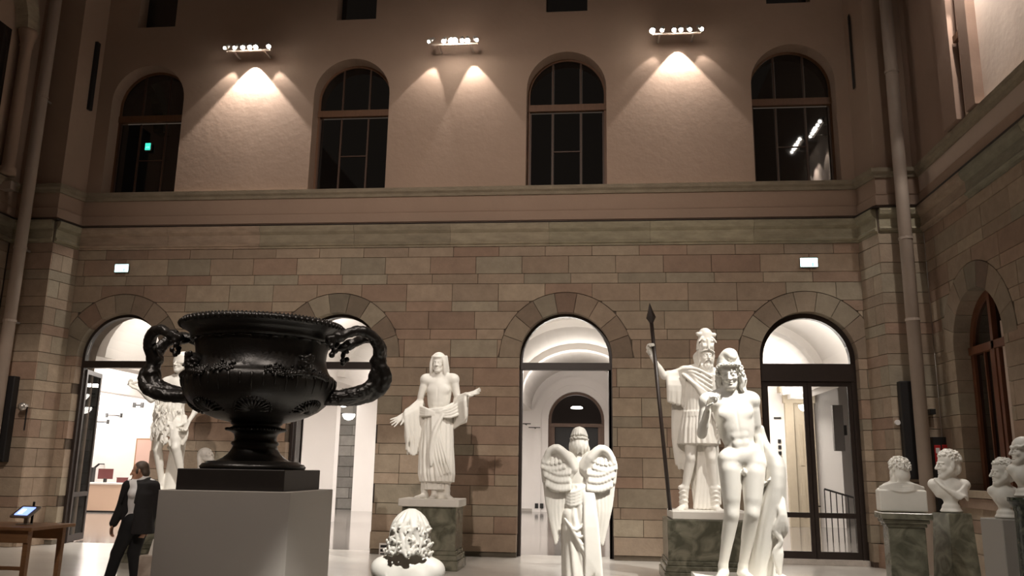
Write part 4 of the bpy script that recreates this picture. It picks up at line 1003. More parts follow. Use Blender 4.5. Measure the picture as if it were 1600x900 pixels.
# --- 7. veiled figure looking up
VY = 9.6; p0 = at(322, 697, VY); xl = at(219, 880, 9.15).x-p0.x
ve = place('marble_statue', 'small white marble veiled woman gazing upward behind the vase plinth', 'statue', (p0.x, VY, p0.z-1.02), 1.0)
S = Sculpt((-.34, -.34, 0), (.34, .34, 1.1), .0065)
P = head(S, V(.03, -.02, .905), V(1, -.45, .6), V(-.45, .1, 1), .84, ears=False)
S.ell(P(0, -.03, .04), (.082, .085, .08), frame(V(1, -.5, .45), V(-.35, .1, 1)), .008)
for j in range(12):
    t = (j-5.5)/5.5; S.chain([P(.068*t, .02-.03*(1-abs(t)), .085-.02*abs(t)), P(.085*t, -.05-.05*(1-abs(t)), .03), P(.1*t, -.06-.05*(1-abs(t)), -.08), P(.16*t, -.05, -.22), P(.2*t, -.04, -.36)], [.018, .024, .03, .036, .036], .008)
S.cap(V(.0, 0, .82), V(-.01, 0, .7), .045, .06, .03)
S.robe([.74, .6, .4, .1, 0], 0, 0, [.1, .17, .22, .27, .29], [.09, .13, .18, .25, .27], n=15, amp=.09, seed=12)
limb_arm(S, V(.14, -.03, .62), V(.17, -.12, .4), V(.03, -.2, .42), .85); limb_arm(S, V(-.14, -.03, .62), V(-.17, -.1, .4), V(-.02, -.2, .4), .85)
hand(S, V(.03, -.2, .42), V(-.8, -.1, .2), V(0, .8, 0), .85, .5, 1); hand(S, V(-.02, -.2, .4), V(.8, -.1, .2), V(0, .8, 0), .85, .5, -1)
fig(S, ve, 'figure', 1.0)
q = at(251, 840, 9.2)
b = B(); zt = p0.z-1.02
prism(b, [(xl+.08, zt-.17), (.5, zt-.17), (.5, zt+.06), (xl+.3, zt+.06), (xl+.22, zt+.02), (xl+.12, zt-.0)], lambda u, v, d: (u, d, v), -.45, .45); obj('plinth', b, white, ve).location = (0, 0, -zt-.0)
ped7 = pedestal('stone_pedestal', 'pale veined marble block under the veiled woman', p0.x+(xl+.55)/2, VY, .55-xl, .98, zt-.17, marble_mat('pale_marble', (.36, .29, .24), (.55, .47, .4), 2.4, .3), 0)
# ---------------------------------------------------------------- black bronze vase on its pedestal
VX, VYY = -2.88, 6.95
e = empty('display_pedestal', (VX, VYY, 0)); tag(e, 'tall plain grey painted pedestal under the black vase', 'pedestal')
bx('body', (-.53, -.53, 0), (.53, .53, 1.52), greypaint, e, .004)
e = empty('vase_plinth', (VX, VYY, 1.52)); tag(e, 'square black stone block between the grey pedestal and the vase', 'plinth')
bx('block', (-.44, -.44, 0), (.44, .42, .165), blackstone, e, .005)
va = empty('bronze_vase', (VX+.0, VYY, 1.685)); tag(va, 'huge black bronze urn-shaped vase with twisted vine handles', 'vase'); va.scale = (1, 1, .965)
prof = [(0, 0), (.42, 0), (.43, .02), (.41, .045), (.385, .05), (.375, .065), (.3, .07), (.255, .095), (.215, .13), (.19, .17), (.18, .2), (.195, .212), (.195, .228), (.175, .24), (.172, .27), (.18, .30), (.205, .318), (.24, .325), (.245, .345), (.215, .352), (.19, .37), (.21, .385), (.215, .40),
 (.25, .405), (.33, .425), (.42, .46), (.50, .505), (.56, .56), (.60, .62), (.625, .69), (.635, .75), (.63, .79), (.612, .81), (.595, .815), (.57, .85), (.55, .90), (.54, .96), (.545, 1.02), (.56, 1.08), (.565, 1.10), (.59, 1.105), (.595, 1.13), (.60, 1.16), (.63, 1.185), (.665, 1.205), (.685, 1.225), (.69, 1.25), (.675, 1.265), (.6, 1.262), (.55, 1.2), (.5, 1.0), (0, .9)]
obj('body', lathe(B(), prof, n=96), bronze, va, True)
bm = B()
N = 84
for i in range(N):
    a = 2*PI*i/N; blob(bm, (.684*math.cos(a), .684*math.sin(a), 1.236), (.02, .02, .024), 6)
for i in range(130):
    a = 2*PI*i/130; blob(bm, (.668*math.cos(a), .668*math.sin(a), 1.268), .009, 5)
obj('rim_beading', bm, bronze, va, True)['kind'] = 'stuff'
bm = B()
for i in range(60): a = 2*PI*i/60; blob(bm, (.243*math.cos(a), .243*math.sin(a), .34), .012, 6)
obj('foot_beading', bm, bronze, va, True)['kind'] = 'stuff'
bm = B()          # raised wreath round the neck
for i in range(28):
    a = 2*PI*i/28; a2 = a+2*PI/28
    tube(bm, [(.565*math.cos(a), .565*math.sin(a), 1.09+.01*math.sin(3*i)), (.575*math.cos((a+a2)/2), .575*math.sin((a+a2)/2), 1.105), (.565*math.cos(a2), .565*math.sin(a2), 1.09+.01*math.sin(3*i+3))], .012, 6)
obj('vine_band', bm, bronze, va, True)['kind'] = 'stuff'
def radius_at(z):
    for (r0, z0), (r1, z1) in zip(prof[23:40], prof[24:41]):
        if z0 <= z <= z1: return r0+(r1-r0)*(z-z0)/(z1-z0)
    return .6
def onv(a, z, off=0): r = radius_at(z)+off; return V(r*math.cos(a), r*math.sin(a), z)
for i, a in enumerate([PI*1.5-.72, PI*1.5+1.0, PI*1.5-2.3, PI*1.5+2.6]):      # satyr heads with curls
    S = Sculpt(onv(a, .86)-.19, onv(a, .86)+.19, .0065); n = V(math.cos(a), math.sin(a), 0); c = onv(a, .87, .035)
    hp = head(S, c, n+V(0, 0, -.15), V(0, 0, 1), .72)
    r_ = random.Random(i)
    for j in range(46):
        t = r_.uniform(-1.5, 1.5); zz = r_.uniform(.0, .12) if abs(t) < .8 else r_.uniform(-.09, .12)
        S.ell(hp(.085*math.sin(t), .075*math.cos(t)-.01, zz), .016, None, .004)
    for j in range(16): t = (j-7.5)/7.5; S.chain([hp(.045*t, .06-.02*abs(t), -.07), hp(.07*t, .06, -.13), hp(.085*t, .05, -.17-.01*(j % 3))], [.014, .014, .008], .005)
    for j in range(14): t = (j-6.5)/6.5; q = onv(a+.33*t, .80-.03*abs(t), .006); S.ell(q, .02, None, .006)
    S.mesh('satyr_mask', bronze, va)
def vinegroup(name, a0, a1, z, seed):
    r_ = random.Random(seed); bm = B()
    for j in range(70):
        a = r_.uniform(a0, a1); zz = z+r_.gauss(0, .022); q = onv(a, min(max(zz, .5), 1.1), .006); blob(bm, q, r_.uniform(.009, .016), 6)
    tag(obj(name, bm, bronze, va, True), kind='stuff')
for k, (a0, a1) in enumerate(((4.05, 4.35), (4.45, 4.75), (5.15, 5.55), (3.3, 3.6), (5.8, 6.1))): vinegroup('grape_cluster', a0, a1, .80+.02*(k % 2), k)
def palmette(a, z, rad):
    bm = B()
    for j in range(13):
        t = PI*(.02+.96*j/12); pts = []
        for q in (.15, .4, .7, 1.0): pts.append(onv(a+q*rad*math.cos(t)/.55, z+q*rad*math.sin(t)*.62, .003+.012*math.sin(PI*q*.8)))
        tube(bm, pts, [.004, .012, .014, .006], 6)
    for j in range(22):
        t = PI*j/21; blob(bm, onv(a+1.12*rad*math.cos(t)/.55, z+1.12*rad*math.sin(t)*.62, .003), .009, 5)
    obj('shell_relief', bm, bronze, va, True)['kind'] = 'stuff'
for a in (PI*1.5-.42-.12, PI*1.5+.42-.12, PI*1.5+1.3, PI*1.5-1.3): palmette(a, .475, .15)
bm = B()          # lion-skin folds and leaf gadroons below the band
for i in range(44):
    a = 2*PI*i/44; tube(bm, [onv(a, z, .001) for z in (.78, .74, .70, .66+.03*math.sin(i*2.1))], [.012, .01, .008, .003], 6)
obj('bead_fringe', bm, bronze, va, True)['kind'] = 'stuff'
# handles: two twisted vine trunks each
for s, ang in ((1, 0.12), (-1, PI-.05)):
    ca, sa = math.cos(ang), math.sin(ang)
    L = lambda r, t, z: V(r*ca-t*sa, r*sa+t*ca, z)
    S = Sculpt(V(*(np.minimum(L(.4, -.45, .45), L(1.15, .45, .45))-.35))*V(1, 1, 0)+V(0, 0, .45), (np.maximum(L(.4, -.45, 1), L(1.15, .45, 1))+.35)*V(1, 1, 0)+V(0, 0, 1.3), .0075)
    def strand(pts, rs): S.chain([L(*p) for p in pts], rs, .012)
    main = [(.56, 0, .62), (.74, .02, .64), (.90, .03, .70), (.985, .03, .80), (1.0, .0, .93)]
    strand(main, [.06, .07, .066, .062, .06])
    strand([(.5, .05, .68), (.68, .07, .62), (.86, .09, .64), (1.02, .06, .71), (1.07, .0, .84), (.99, -.04, .97)], [.05, .055, .058, .055, .052, .045])
    S.ell(L(1.0, 0, .955), (.075, .075, .05), None, .02); S.ell(L(.985, .03, .83), (.07, .07, .05), None, .02)
    for q in (-1, 1):
        strand([(1.0, 0, .94), (1.01, .08*q, 1.07), (.95, .16*q, 1.17), (.84, .21*q, 1.20), (.73, .24*q, 1.15), (.62, .27*q, 1.115)], [.055, .052, .047, .045, .04, .035])
        strand([(1.03, 0, 1.02), (.97, .10*q, 1.16), (.87, .16*q, 1.19), (.8, .2*q, 1.16)], [.035, .032, .03, .02])
        S.ell(L(.70, .25*q, 1.14), .052, None, .02); 
        for j in range(7): S.ell(L(.66+.02*math.sin(j*2), (.25+.03*math.cos(j*3))*q, 1.09-.02*j), .024, None, .012)
        S.ell(L(.63, .2*q, 1.10), (.06, .05, .03), None, .02)
    for j in range(16):      # bark ridges
        t = 2*PI*j/16; pp = [(.62+.001*j, .06*math.cos(t), .63+.055*math.sin(t)), (.80, .02+.066*math.cos(t+.5), .66+.06*math.sin(t+.5)), (.95, .03+.062*math.cos(t+1), .74+.05*math.sin(t+1)), (1.0+.05*math.cos(t+1.5), .05*math.sin(t+1.5), .9)]
        strand(pp, [.008, .012, .012, .008])
    S.rough(.0035, 42, 1); S.rough(.002, 95, 2)
    S.mesh('handle', bronze, va)
# leopard-paw like lobe where the handle meets the neck
# ---------------------------------------------------------------- walking man
MY = 11.6; p0 = at(219, 735, MY)
skin = mat('skin', (.42, .22, .14), .5, noise=.08, scale=20)
coatm = mat('black_wool', (.012, .010, .010), .9, noise=.2, scale=20)
shirtm = mat('white_shirt', (.75, .73, .72), .8); hairm = mat('grey_brown_hair', (.075, .05, .036), .6, noise=.35, scale=60); trm = mat('black_trousers', (.008, .008, .009), .85); shoem = mat('black_shoes', (.01, .009, .008), .3)
mn = empty('person', (p0.x, MY, 0)); tag(mn, 'man in open black coat and white shirt walking left past the grey pedestal', 'person')
S = Sculpt((-.5, -.5, -.02), (.45, .45, 1.8), .0075)
fx = V(-.12, -1, 0)                     # he walks to the left, a little towards us
hc = V(.0, 0, 1.61)
P = head(S, hc, V(-.95, -.2, -.14), V(-.03, 0, 1), 1.12)
S.cap(V(.045, .02, 1.42), V(.015, .0, 1.56), .058, .054, .03)
sr, sl = V(-.115, -.06, 1.40), V(.205, .04, 1.40); pel = V(.03, 0, .93); nb = V(.045, .01, 1.46)
torso(S, pel, nb, sl, sr, fx, V(.1, .07, .9), V(-.02, -.07, .9), detail=False)
limb_arm(S, sr, V(-.19, -.05, 1.12), V(-.22, -.16, .88), 1); limb_arm(S, sl, V(.235, .1, 1.12), V(.15, .03, .84), 1)
limb_leg(S, V(-.02, -.07, .9), V(-.16, -.08, .5), V(-.26, -.08, .1), V(-1, -.3, 0)); limb_leg(S, V(.08, .07, .9), V(.0, .06, .5), V(.06, .08, .12), V(-1, -.3, 0))
hand(S, V(-.22, -.165, .87), V(0, -.2, -1), V(1, 0, 0), 1, .4, 1); hand(S, V(.15, .03, .83), V(-.15, -.2, -1), V(-.8, .3, 0), 1.05, .45, 1)
S.mesh('body', skin, mn)
S = Sculpt(hc-.16, hc+.16, .005)
skull(S, P, (V(-.95, -.12, -.1), V(0, 0, 1)), .004)
for s in (-1, 1): S.ell(P(s*.074, .01, .0), (.02, .03, .04), None, .01)
S.ell(P(0, .115, -.02), (.1, .065, .095), frame(V(-.95, -.12, -.1), V(0, 0, 1)), .01, True)
S.mesh('hair', hairm, mn)
S = Sculpt((-.4, -.45, .8), (.4, .4, 1.6), .0075)
torso(S, pel, nb, sl, sr, fx, V(.1, .07, .9), V(-.02, -.07, .9), detail=False); S.D -= .014
S.cap(V(.045, .02, 1.44), V(.03, .01, 1.5), .068, .064, .02)
S.mesh('shirt', shirtm, mn)
S = Sculpt((-.55, -.5, .0), (.45, .45, 1.62), .0085)         # trousers
for h_, k_, a_ in ((V(-.02, -.07, .9), V(-.16, -.08, .5), V(-.26, -.08, .07)), (V(.08, .07, .9), V(.0, .06, .5), V(.06, .08, .1))):
    S.cap(h_, k_, .11, .082, .03); S.cap(k_, a_, .08, .068, .03)
S.ell(V(.03, 0, .93), (.16, .16, .13), None, .04)
S.mesh('trousers', trm, mn)
S = Sculpt((-.55, -.55, .6), (.5, .5, 1.6), .0085)          # coat, open at the front
S.robe([1.44, 1.3, 1.1, .9, .76], [.055, .055, .05, .045, .04], [0, 0, 0, 0, 0], [.17, .205, .20, .225, .25], [.14, .165, .165, .185, .205], n=7, amp=.04, amp0=.01, seed=3, tw=.5)
S.ell(V(.05, .0, 1.42), (.2, .12, .09), None, .05)
fr2 = unit(V(-.02, -1, 0)); cc = V(.05, 0, 0)
S.cap(V(-.03, -.17, 1.56), V(-.05, -.185, .98), .1, .11, .01, sub=True); S.cap(V(-.05, -.185, .98), V(-.06, -.25, .5), .11, .13, .02, sub=True)
S.cap(V(.04, .01, 1.3), V(.03, .0, 1.7), .075, .08, .01, sub=True)
for a_, b_2, c_2 in ((sr, V(-.19, -.05, 1.12), V(-.22, -.15, .9)), (sl, V(.235, .1, 1.12), V(.155, .035, .87))):
    S.chain([a_, b_2, c_2], [.085, .068, .056], .03)
S.chain([V(.05, .09, 1.49), V(.13, .04, 1.5), V(.125, -.06, 1.47), V(.09, -.13, 1.36), V(.06, -.165, 1.18)], [.026, .03, .03, .026, .012], .012)
S.chain([V(.05, .09, 1.49), V(-.03, .04, 1.5), V(-.07, -.06, 1.47), V(-.12, -.12, 1.36), V(-.15, -.14, 1.18)], [.026, .03, .032, .03, .014], .012)
S.mesh('coat', coatm, mn)
S = Sculpt((-.5, -.3, -.02), (.3, .3, .16), .008)
for a_ in (V(-.26, -.08, .1), V(.06, .08, .13)): S.cap(a_-V(0, 0, .055)+V(.04, 0, 0), a_-V(.15, .03, .058), .045, .04, .02); S.cap(a_, a_-V(0, 0, .04), .05, .05, .02)
S.mesh('shoe', shoem, mn)
# ---------------------------------------------------------------- portrait busts at the right
def socle(S, z): S.cap(V(0, 0, z+.13), V(0, 0, z+.10), .05, .055, .02); S.cap(V(0, 0, z+.05), V(0, 0, z+.03), .085, .09, .02, flat=(V(0, 0, 1), .6)); S.cap(V(0, 0, z+.015), V(0, 0, z+.012), .1, .105, .006, flat=(V(0, 0, 1), .35)); S.cap(V(0, 0, z+.1), V(0, 0, z+.03), .055, .05, .02)
def bust(label, px, pyb, y, sc, kind, rz, face=V(0, -1, 0)):
    p0 = at(px, pyb, y)
    e = empty('portrait_bust', (p0.x, y, p0.z), rz); tag(e, label, 'bust')
    S = Sculpt((-.3, -.22, -.01), (.3, .24, .78), .0055)
    if kind == 'herm':
        S.boxr((-.21, -.10, .0), (.21, .13, .20), .01)
        S.cap(V(0, 0, .2), V(0, 0, .3), .075, .068, .04); hc_ = V(0, .01, .365); f_ = V(-.2, 1, 0)
        for s in (-1, 1): S.chain([V(s*.05, .02, .235), V(s*.12, .02, .21), V(s*.18, .01, .185)], [.06, .055, .035], .03)
        for j in range(5): S.chain([V(-.19, -.05, .21+.004*j), V(-.1, -.095, .20+.014*j), V(0, -.10+.004*j, .185+.02*j), V(.1, -.095, .20+.014*j), V(.19, -.05, .21+.004*j)], .012, .006)
    else:
        socle(S, 0); hc_ = V(0, -.02, .465); f_ = face
        S.cap(V(0, .01, .30), V(0, -.01, .42), .064, .06, .04)
        S.ell(V(0, .0, .225), (.135 if kind == 'toga' else .115, .085, .12), None, .04)
        for s in (-1, 1): S.cap(V(s*.05, .02, .29), V(s*(.14 if kind == 'toga' else .1), .02, .27), .05, .05, .04)
        if kind == 'toga':
            for s in (-1, 1): S.cap(V(s*.14, .01, .265), V(s*.11, 0, .17), .05, .03, .03)
            for j in range(9): S.chain([V(-.13+.014*j, -.03-.003*j, .32+.006*math.sin(j)-.006*j), V(-.06+.014*j, -.092, .235-.012*j), V(.05+.008*j, -.085, .19-.004*j), V(.15, -.03, .28-.02*j)], [.015, .014, .013, .011], .006)
            for j in range(5): S.chain([V(-.12, .07, .31-.025*j), V(0, .1, .26-.025*j), V(.13, .07, .3-.025*j)], .014, .008)
        else:
            S.ell(V(0, -.04, .2), (.1, .05, .08), None, .04)
    P = head(S, hc_, f_+V(0, 0, -.04), V(0, 0, 1), 1.12)
    r_ = random.Random(len(label))
    if kind == 'crown':
        skull(S, P, (f_+V(0, 0, -.04), V(0, 0, 1)), .006)
        for i in range(40): t = 2*PI*i/40; S.ell(P(.088*math.cos(t), -.02+.106*math.sin(t), .05-.02*math.sin(t)+.006*math.sin(5*i)), .013, None, .008)
        for i in range(24): t = PI+PI*i/24; S.ell(P(.08*math.cos(t), -.02+.1*math.sin(t), .0+.01*math.sin(7*i)), .017, None, .01)
        S.cap(P(0, -.12, -.02), P(0, -.14, -.1), .035, .025, .02)
    else:
        skull(S, P, (f_+V(0, 0, -.04), V(0, 0, 1)), .001)
        for i in range(230):
            t = r_.uniform(0, 2*PI); q = math.acos(1-r_.random()*(1.25 if math.sin(t) < .2 else .62)); c_ = P(.084*math.sin(q)*math.cos(t), -.02+.102*math.sin(q)*math.sin(t), .042+.091*math.cos(q))
            v_ = unit(V(r_.gauss(0, 1), r_.gauss(0, 1), r_.gauss(0, 1)-1)); S.cap(c_-v_*.01, c_+v_*.01, .0075, .0045, .006)
    o = S.mesh('figure', white, e, sc); return e, p0
SCB = 1.45
b1, q1 = bust('marble herm bust turned away from us on a moulded pedestal beside the glass door', 1410, 799, 12.6, SCB, 'herm', math.radians(-8))
pedestal('bust_pedestal', 'grey-green marble pedestal with projecting cornice under the herm bust turned away', q1.x, 12.6, .47, .42, q1.z-.012, greym, .2, .19, math.radians(-8))
b2, q2 = bust('marble bust draped in a toga and turned left in front of the rainwater pipe', 1487, 800, 13.35, 1.46, 'toga', math.radians(-12), V(-.95, -.35, 0))
pedestal('bust_pedestal', 'tapering grey-green marble pedestal with stepped base under the toga bust', q2.x-.0, 13.35, .45, .45, q2.z-.012, greym, .26, 0, math.radians(15), taper=.82)
b3, q3 = bust('bare-necked marble bust in profile facing left on a plain grey pedestal', 1572, 809, 9.3, .97, 'bare', math.radians(-5), V(-1, -.15, 0))
pedestal('bust_pedestal', 'plain square pale grey pedestal under the bare-necked bust', q3.x, 9.3, .34, .34, q3.z-.008, greypaint, 0, 0, math.radians(12))
b4, q4 = bust('wreathed marble bust cut by the right frame edge, on dark green marble', 1603, 776, 8.6, .92, 'crown', math.radians(0), V(-1, -.1, 0))
dgm = marble_mat('dark_green_marble', (.01, .016, .01), (.09, .10, .07), 9, .15, .45, .7)
e = empty('bust_pedestal', (q4.x, 8.6, 0)); tag(e, 'dark green marble column at the right frame edge under the wreathed bust', 'pedestal')
obj('shaft', lathe(B(), [(.16, .1), (.13, .2), (.11, q4.z-.14), (.12, q4.z-.12), (.12, q4.z-.1), (.15, q4.z-.05), (.16, q4.z-.045), (.16, q4.z-.01)], n=32), dgm, e, True); bx('base', (-.19, -.19, 0), (.19, .19, .12), dgm, e, .01)
# ---------------------------------------------------------------- table, tablet, speakers, signs
TY = 9.0; q = at(49, 824, TY)
e = empty('table', (q.x, TY, 0)); tag(e, 'oak wooden table at the left frame edge', 'table')
tz = q.z
bx('tabletop', (-1.6, -.05, tz-.035), (.04, .75, tz), oak, e, .005)
for x, y in ((-.06, .02), (-.06, .62), (-1.5, .02), (-1.5, .62)): obj('leg', tube(B(), [(x+(.0 if x > -1 else 0), y+.03, 0), (x, y+.03, tz-.035)], [.033, .043], 4), oak, e)
bx('apron', (-1.55, .0, tz-.17), (-.03, .03, tz-.035), oak, e); bx('apron', (-1.55, .62, tz-.17), (-.03, .65, tz-.035), oak, e); bx('stretcher', (-1.5, .03, tz-.46), (-.06, .06, tz-.42), oak, e)
q = at(40, 800, 9.35)
e = empty('tablet_stand', (q.x, 9.35, tz)); tag(e, 'grey tilted tablet display with glowing blue screen standing on the oak table', 'tablet')
zz = q.z-tz
bx('foot', (-.07, -.05, 0), (.07, .06, .012), steel, e); bx('post', (-.025, .02, 0), (.025, .05, zz), steel, e)
g = bx('housing', (-.14, -.1, -.012), (.14, .1, .012), steel, e); g.location = (0, 0, zz); g.rotation_euler = (math.radians(35), 0, math.radians(-12))
scr = mat('tablet_screen', (.1, .15, .4), .3, emit=(.25, .36, .95), estr=1.3); scl = mat('screen_text', (.6, .7, 1), .3, emit=(.6, .72, 1), estr=1.6)
s_ = bx('screen', (-.095, -.07, .012), (.095, .07, .016), scr, e); s_.location = g.location; s_.rotation_euler = g.rotation_euler
s_ = bx('screen_panel', (-.06, -.05, .016), (.0, .03, .0175), scl, e); s_.location = g.location; s_.rotation_euler = g.rotation_euler
q = at(36, 782, 9.6); bx('back_post', (-.012, .12, 0), (.012, .14, zz+.11), blk, e)
def speaker(px0, py0, px1, py1, y, label, w_=.17):
    a, b = at(px0, py0, y), at(px1, py1, y)
    e = empty('column_speaker', (a.x, y, b.z)); tag(e, label, 'speaker'); h_ = a.z-b.z
    bx('cabinet', (-w_/2, -.09, 0), (w_/2, .09, h_), blk, e, .012); bx('grille', (-w_/2+.015, -.098, .03), (w_/2-.015, -.09, h_-.03), coatm, e)
    for z in (h_*.2, h_*.8): bx('wall_bracket', (-.03, .09, z), (.03, 16.8-y+.05, z+.05), blk, e)
speaker(22, 588, 11, 722, 16.68, 'tall black column speaker on the left corner pier')
speaker(1416, 596, 1423, 749, 16.67, 'tall black column speaker on the right corner pier beside the glass door', .3)
def fixture(name, px, py, y, label, cat, dirx=0):
    a = at(px, py, y); e = empty(name, a); tag(e, label, cat); return e, a
e, a = fixture('security_camera', 36, 634, 16.62, 'small grey dome camera on a bracket on the left corner pier', 'camera')
blob_ = B(); blob(blob_, (0, -.02, -.02), .085, 16); obj('dome', blob_, steel, e, True); bx('bracket', (-.03, 0, -.02), (.03, .18, .04), steel, e); bx('conduit', (-.01, .12, -.5), (.01, .15, 0), blk, e)
e, a = fixture('wall_sensor', 1403, 660, 16.7, 'small round white sensor on the right corner pier', 'sensor'); obj('disc', tube(B(), [(0, 0, 0), (0, .08, 0)], .05, 16), whitepaint, e)
e, a = fixture('junction_box', 1458, 643, 16.6, 'tiny black box on the pier behind the right pipe', 'box'); bx('box', (-.05, 0, -.05), (.05, .17, .05), blk, e)
e, a = fixture('junction_box', 15, 291, 16.3, 'small pale box on the left wall below the string course', 'box'); bx('box', (-.3, -.1, -.09), (.1, .1, .09), pipe_m, e)
e, a = fixture('junction_box', 1448, 258, 16.5, 'small pale box in the right corner under the string course', 'box'); bx('box', (-.06, -.05, -.14), (.08, .1, .1), pipe_m, e)
e, a = fixture('fire_extinguisher_box', 1470, 700, 16.57, 'black hose box with red and white sign in the right corner', 'sign')
bx('box', (-.13, 0, -1.2), (.13, .18, .2), blk, e); redm = mat('red_sign', (.5, .02, .02), .5)
bx('sign', (-.12, -.02, -.35), (-.01, 0, .05), redm, e); bx('sign_field', (-.10, -.026, -.1), (-.03, -.02, .0), whitepaint, e); bx('sign', (.02, -.02, -.3), (.12, 0, .06), redm, e); bx('sign_field', (.035, -.026, -.12), (.1, -.02, -.0), whitepaint, e)
def exit_sign(px, py, y, label, w_=.33, h_=.19, m=exitm, mk=whitepaint):
    a = at(px, py, y); e = empty('exit_sign', a); tag(e, label, 'sign'); bx('housing', (-w_/2, 0, -h_/2), (w_/2, .06, h_/2), steel, e); bx('panel', (-w_/2+.008, -.008, -h_/2+.008), (w_/2-.008, 0, h_/2-.008), m, e)
    # running figure, arrow and doorway along the lower part
    bm = B(); s = w_/.33
    blob(bm, (-.02*s, -.01, -.01*s), .012*s, 6); tube(bm, [(-.022*s, -.01, -.025*s), (-.03*s, -.01, -.055*s), (-.055*s, -.01, -.08*s)], .008*s, 5); tube(bm, [(-.03*s, -.01, -.055*s), (-.008*s, -.01, -.078*s)], .007*s, 5)
    obj('running_figure', bm, mk, e); bx('doorway_mark', (.05*s, -.012, -.08*s), (.085*s, -.006, -.01*s), mk, e, 0); obj('arrow_mark', tube(B(), [(-.12*s, -.01, -.045*s), (-.075*s, -.01, -.045*s)], .006*s, 5), mk, e)
exit_sign(190, 419, 17.42, 'lit exit sign above the left doorway beside the left pier', m=exitm, mk=mat('sign_teal', (.15, .6, .7), .5, emit=(.25, .8, .9), estr=1.2))
exit_sign(1264, 410, 17.42, 'lit exit sign above the glazed double door at right', .36, .2, m=exitm, mk=bpy.data.materials['sign_teal'])
exit_sign(231, 229, 17.80, 'green exit sign reflection in the leftmost upper window, modelled as a small glowing panel', .15, .19, m=exitg, mk=mat('sign_white', (.7, .8, .8), .5, emit=(.5, .8, .8), estr=.9))  # reflection in the glass, built as a small glowing panel
# vent grille
a = at(600, 859, 17.4)
e = empty('vent_grille', (a.x, YW-.1, a.z)); tag(e, 'small white framed vent grille low on the wall left of the hooded statue', 'vent')
bx('frame', (-.1, -.02, -.13), (.1, .0, .13), whitepaint, e)
for z in (-.09, -.01, .07): bx('slot', (-.07, -.025, z-.025), (.07, -.02, z+.025), blk, e)
# ---------------------------------------------------------------- track lights on the upper wall
def track(c, z, y, heads, label, lab_rot=0, L=1.05):
    """c: x on the back wall; heads: (offset, lit towards us?, size)"""
    e = empty('track_light', (c, y, z), lab_rot); tag(e, label, 'light')
    bx('rail', (-L/2, .0, -.06), (L/2, .05, -.02), pipe_m, e); 
    for s in (-1, 1): bx('wall_bracket', (s*L*.35-.02, .05, -.05), (s*L*.35+.02, .42, -.02), steel, e)
    for off, tx, big in heads:
        d = unit(V(tx, -.62, -.75)); b = V(off, -.02, .06)
        k = obj('lamp_head', tube(B(), [b-d*.10, b-d*.02, b+d*.09], [.03, .05, .055], 12), steel, e, True)
        bm = B(); blob(bm, b+d*.095, (.046*big, .046*big, .046*big), 10); obj('lens', bm, lamp_m, k, True)
    return e
z0 = 11.42
y0 = YW-.45
cs = [at(388, 76, y0), at(710, 66, y0), at(1057, 49, y0)]
track(cs[0].x, cs[0].z, y0, [(-.48, -.6, .8), (-.27, -.3, .85), (-.10, 0, 1), (.06, .1, 1.05), (.2, .1, 1.1), (.48, .4, 1)], 'leftmost of the three track lights high on the plaster wall')
track(cs[1].x, cs[1].z, y0, [(-.52, -.6, .7), (-.22, -.1, 1), (-.06, 0, 1.5), (.02, .05, 1.5), (.18, .1, 1.0), (.3, .1, 1.2), (.48, .4, .8)], 'middle track light with the most glaring lamps high on the plaster wall')
track(cs[2].x, cs[2].z, y0, [(-.5, -.3, 1.3), (-.3, -.2, .8), (-.06, 0, 1.0), (.08, .1, 1.0), (.26, .2, .9), (.5, .4, .9)], 'rightmost of the three track lights high on the plaster wall')
for (c, dx, p, dg, ty) in ((cs[0], 0, 620, 82, 0), (cs[0], -.45, 60, 60, -.3), (cs[0], .5, 60, 55, .3), (cs[1], -.45, 90, 55, -.35), (cs[1], .35, 170, 60, .15), (cs[2], .05, 330, 80, 0), (cs[2], -.4, 30, 60, -.3), (cs[2], .5, 30, 60, .3)):
    spot('wall_wash', (c.x+dx, YW-.19, c.z-.06), (c.x+dx+ty*3, YW-.10, c.z-4), p*.6, dg, .15, .03, (1, .91, .83))
# track lights on the right wall, seen by reflection in the rightmost upper window
for i, (yy, lab) in enumerate(((11.5, 'track light on the right wall, outside the frame, mirrored in the rightmost upper window'), (13.7, 'second track light on the right wall, outside the frame'))):
    e = track(XR-.45, (11.3, 10.9)[i], yy, [(-.48, -.3, 1), (-.25, -.2, 1), (-.05, 0, 1.2), (.1, .1, 1.2), (.28, .2, 1), (.48, .4, .9)], lab, PI/2+PI); 
    for dy, p in ((0, 240), (.3, 80), (-.6, 70)): spot('wall_wash', (XR-.26, yy+dy-.3*i, 10.9), (XR-.22, yy+dy*2, 7), p, 75, .2, .03, (1, .91, .83))
# ---------------------------------------------------------------- furnishing of the white hall
# screen wall with stone pier and lamps seen through the second arch
struct(bx('trim_7', (at(440, 700, 27).x, 26.8, 0), (at(523, 700, 26.8).x, 27.2, 5.2), whitepaint, bev=0), 'white partition wall in the hall behind the vase')
w7 = struct(bx('trim_8', (-11.8, 35.2, 0), (-8.9, 35.6, 6), mortar, bev=0), 'grey ashlar wall between white piers in the hall')
for r_i in range(13):
    for k in range(3):
        a = -11.8+k*.97+(.48 if r_i % 2 else 0); b = min(a+.96, -8.9)
        o = obj('stone_block', box(B(), (a, 35.14, r_i*.43+.01), (b, 35.2, r_i*.43+.42), .006), gst, w7); v = R.uniform(.2, .32); o.color = (v, v*.95, v*.88, 1)
struct(bx('trim_9', (at(554, 700, 33.6).x, 33.6, 0), (at(600, 700, 33.6).x, 34.4, 6), whitepaint, bev=0), 'white square pier in the hall')
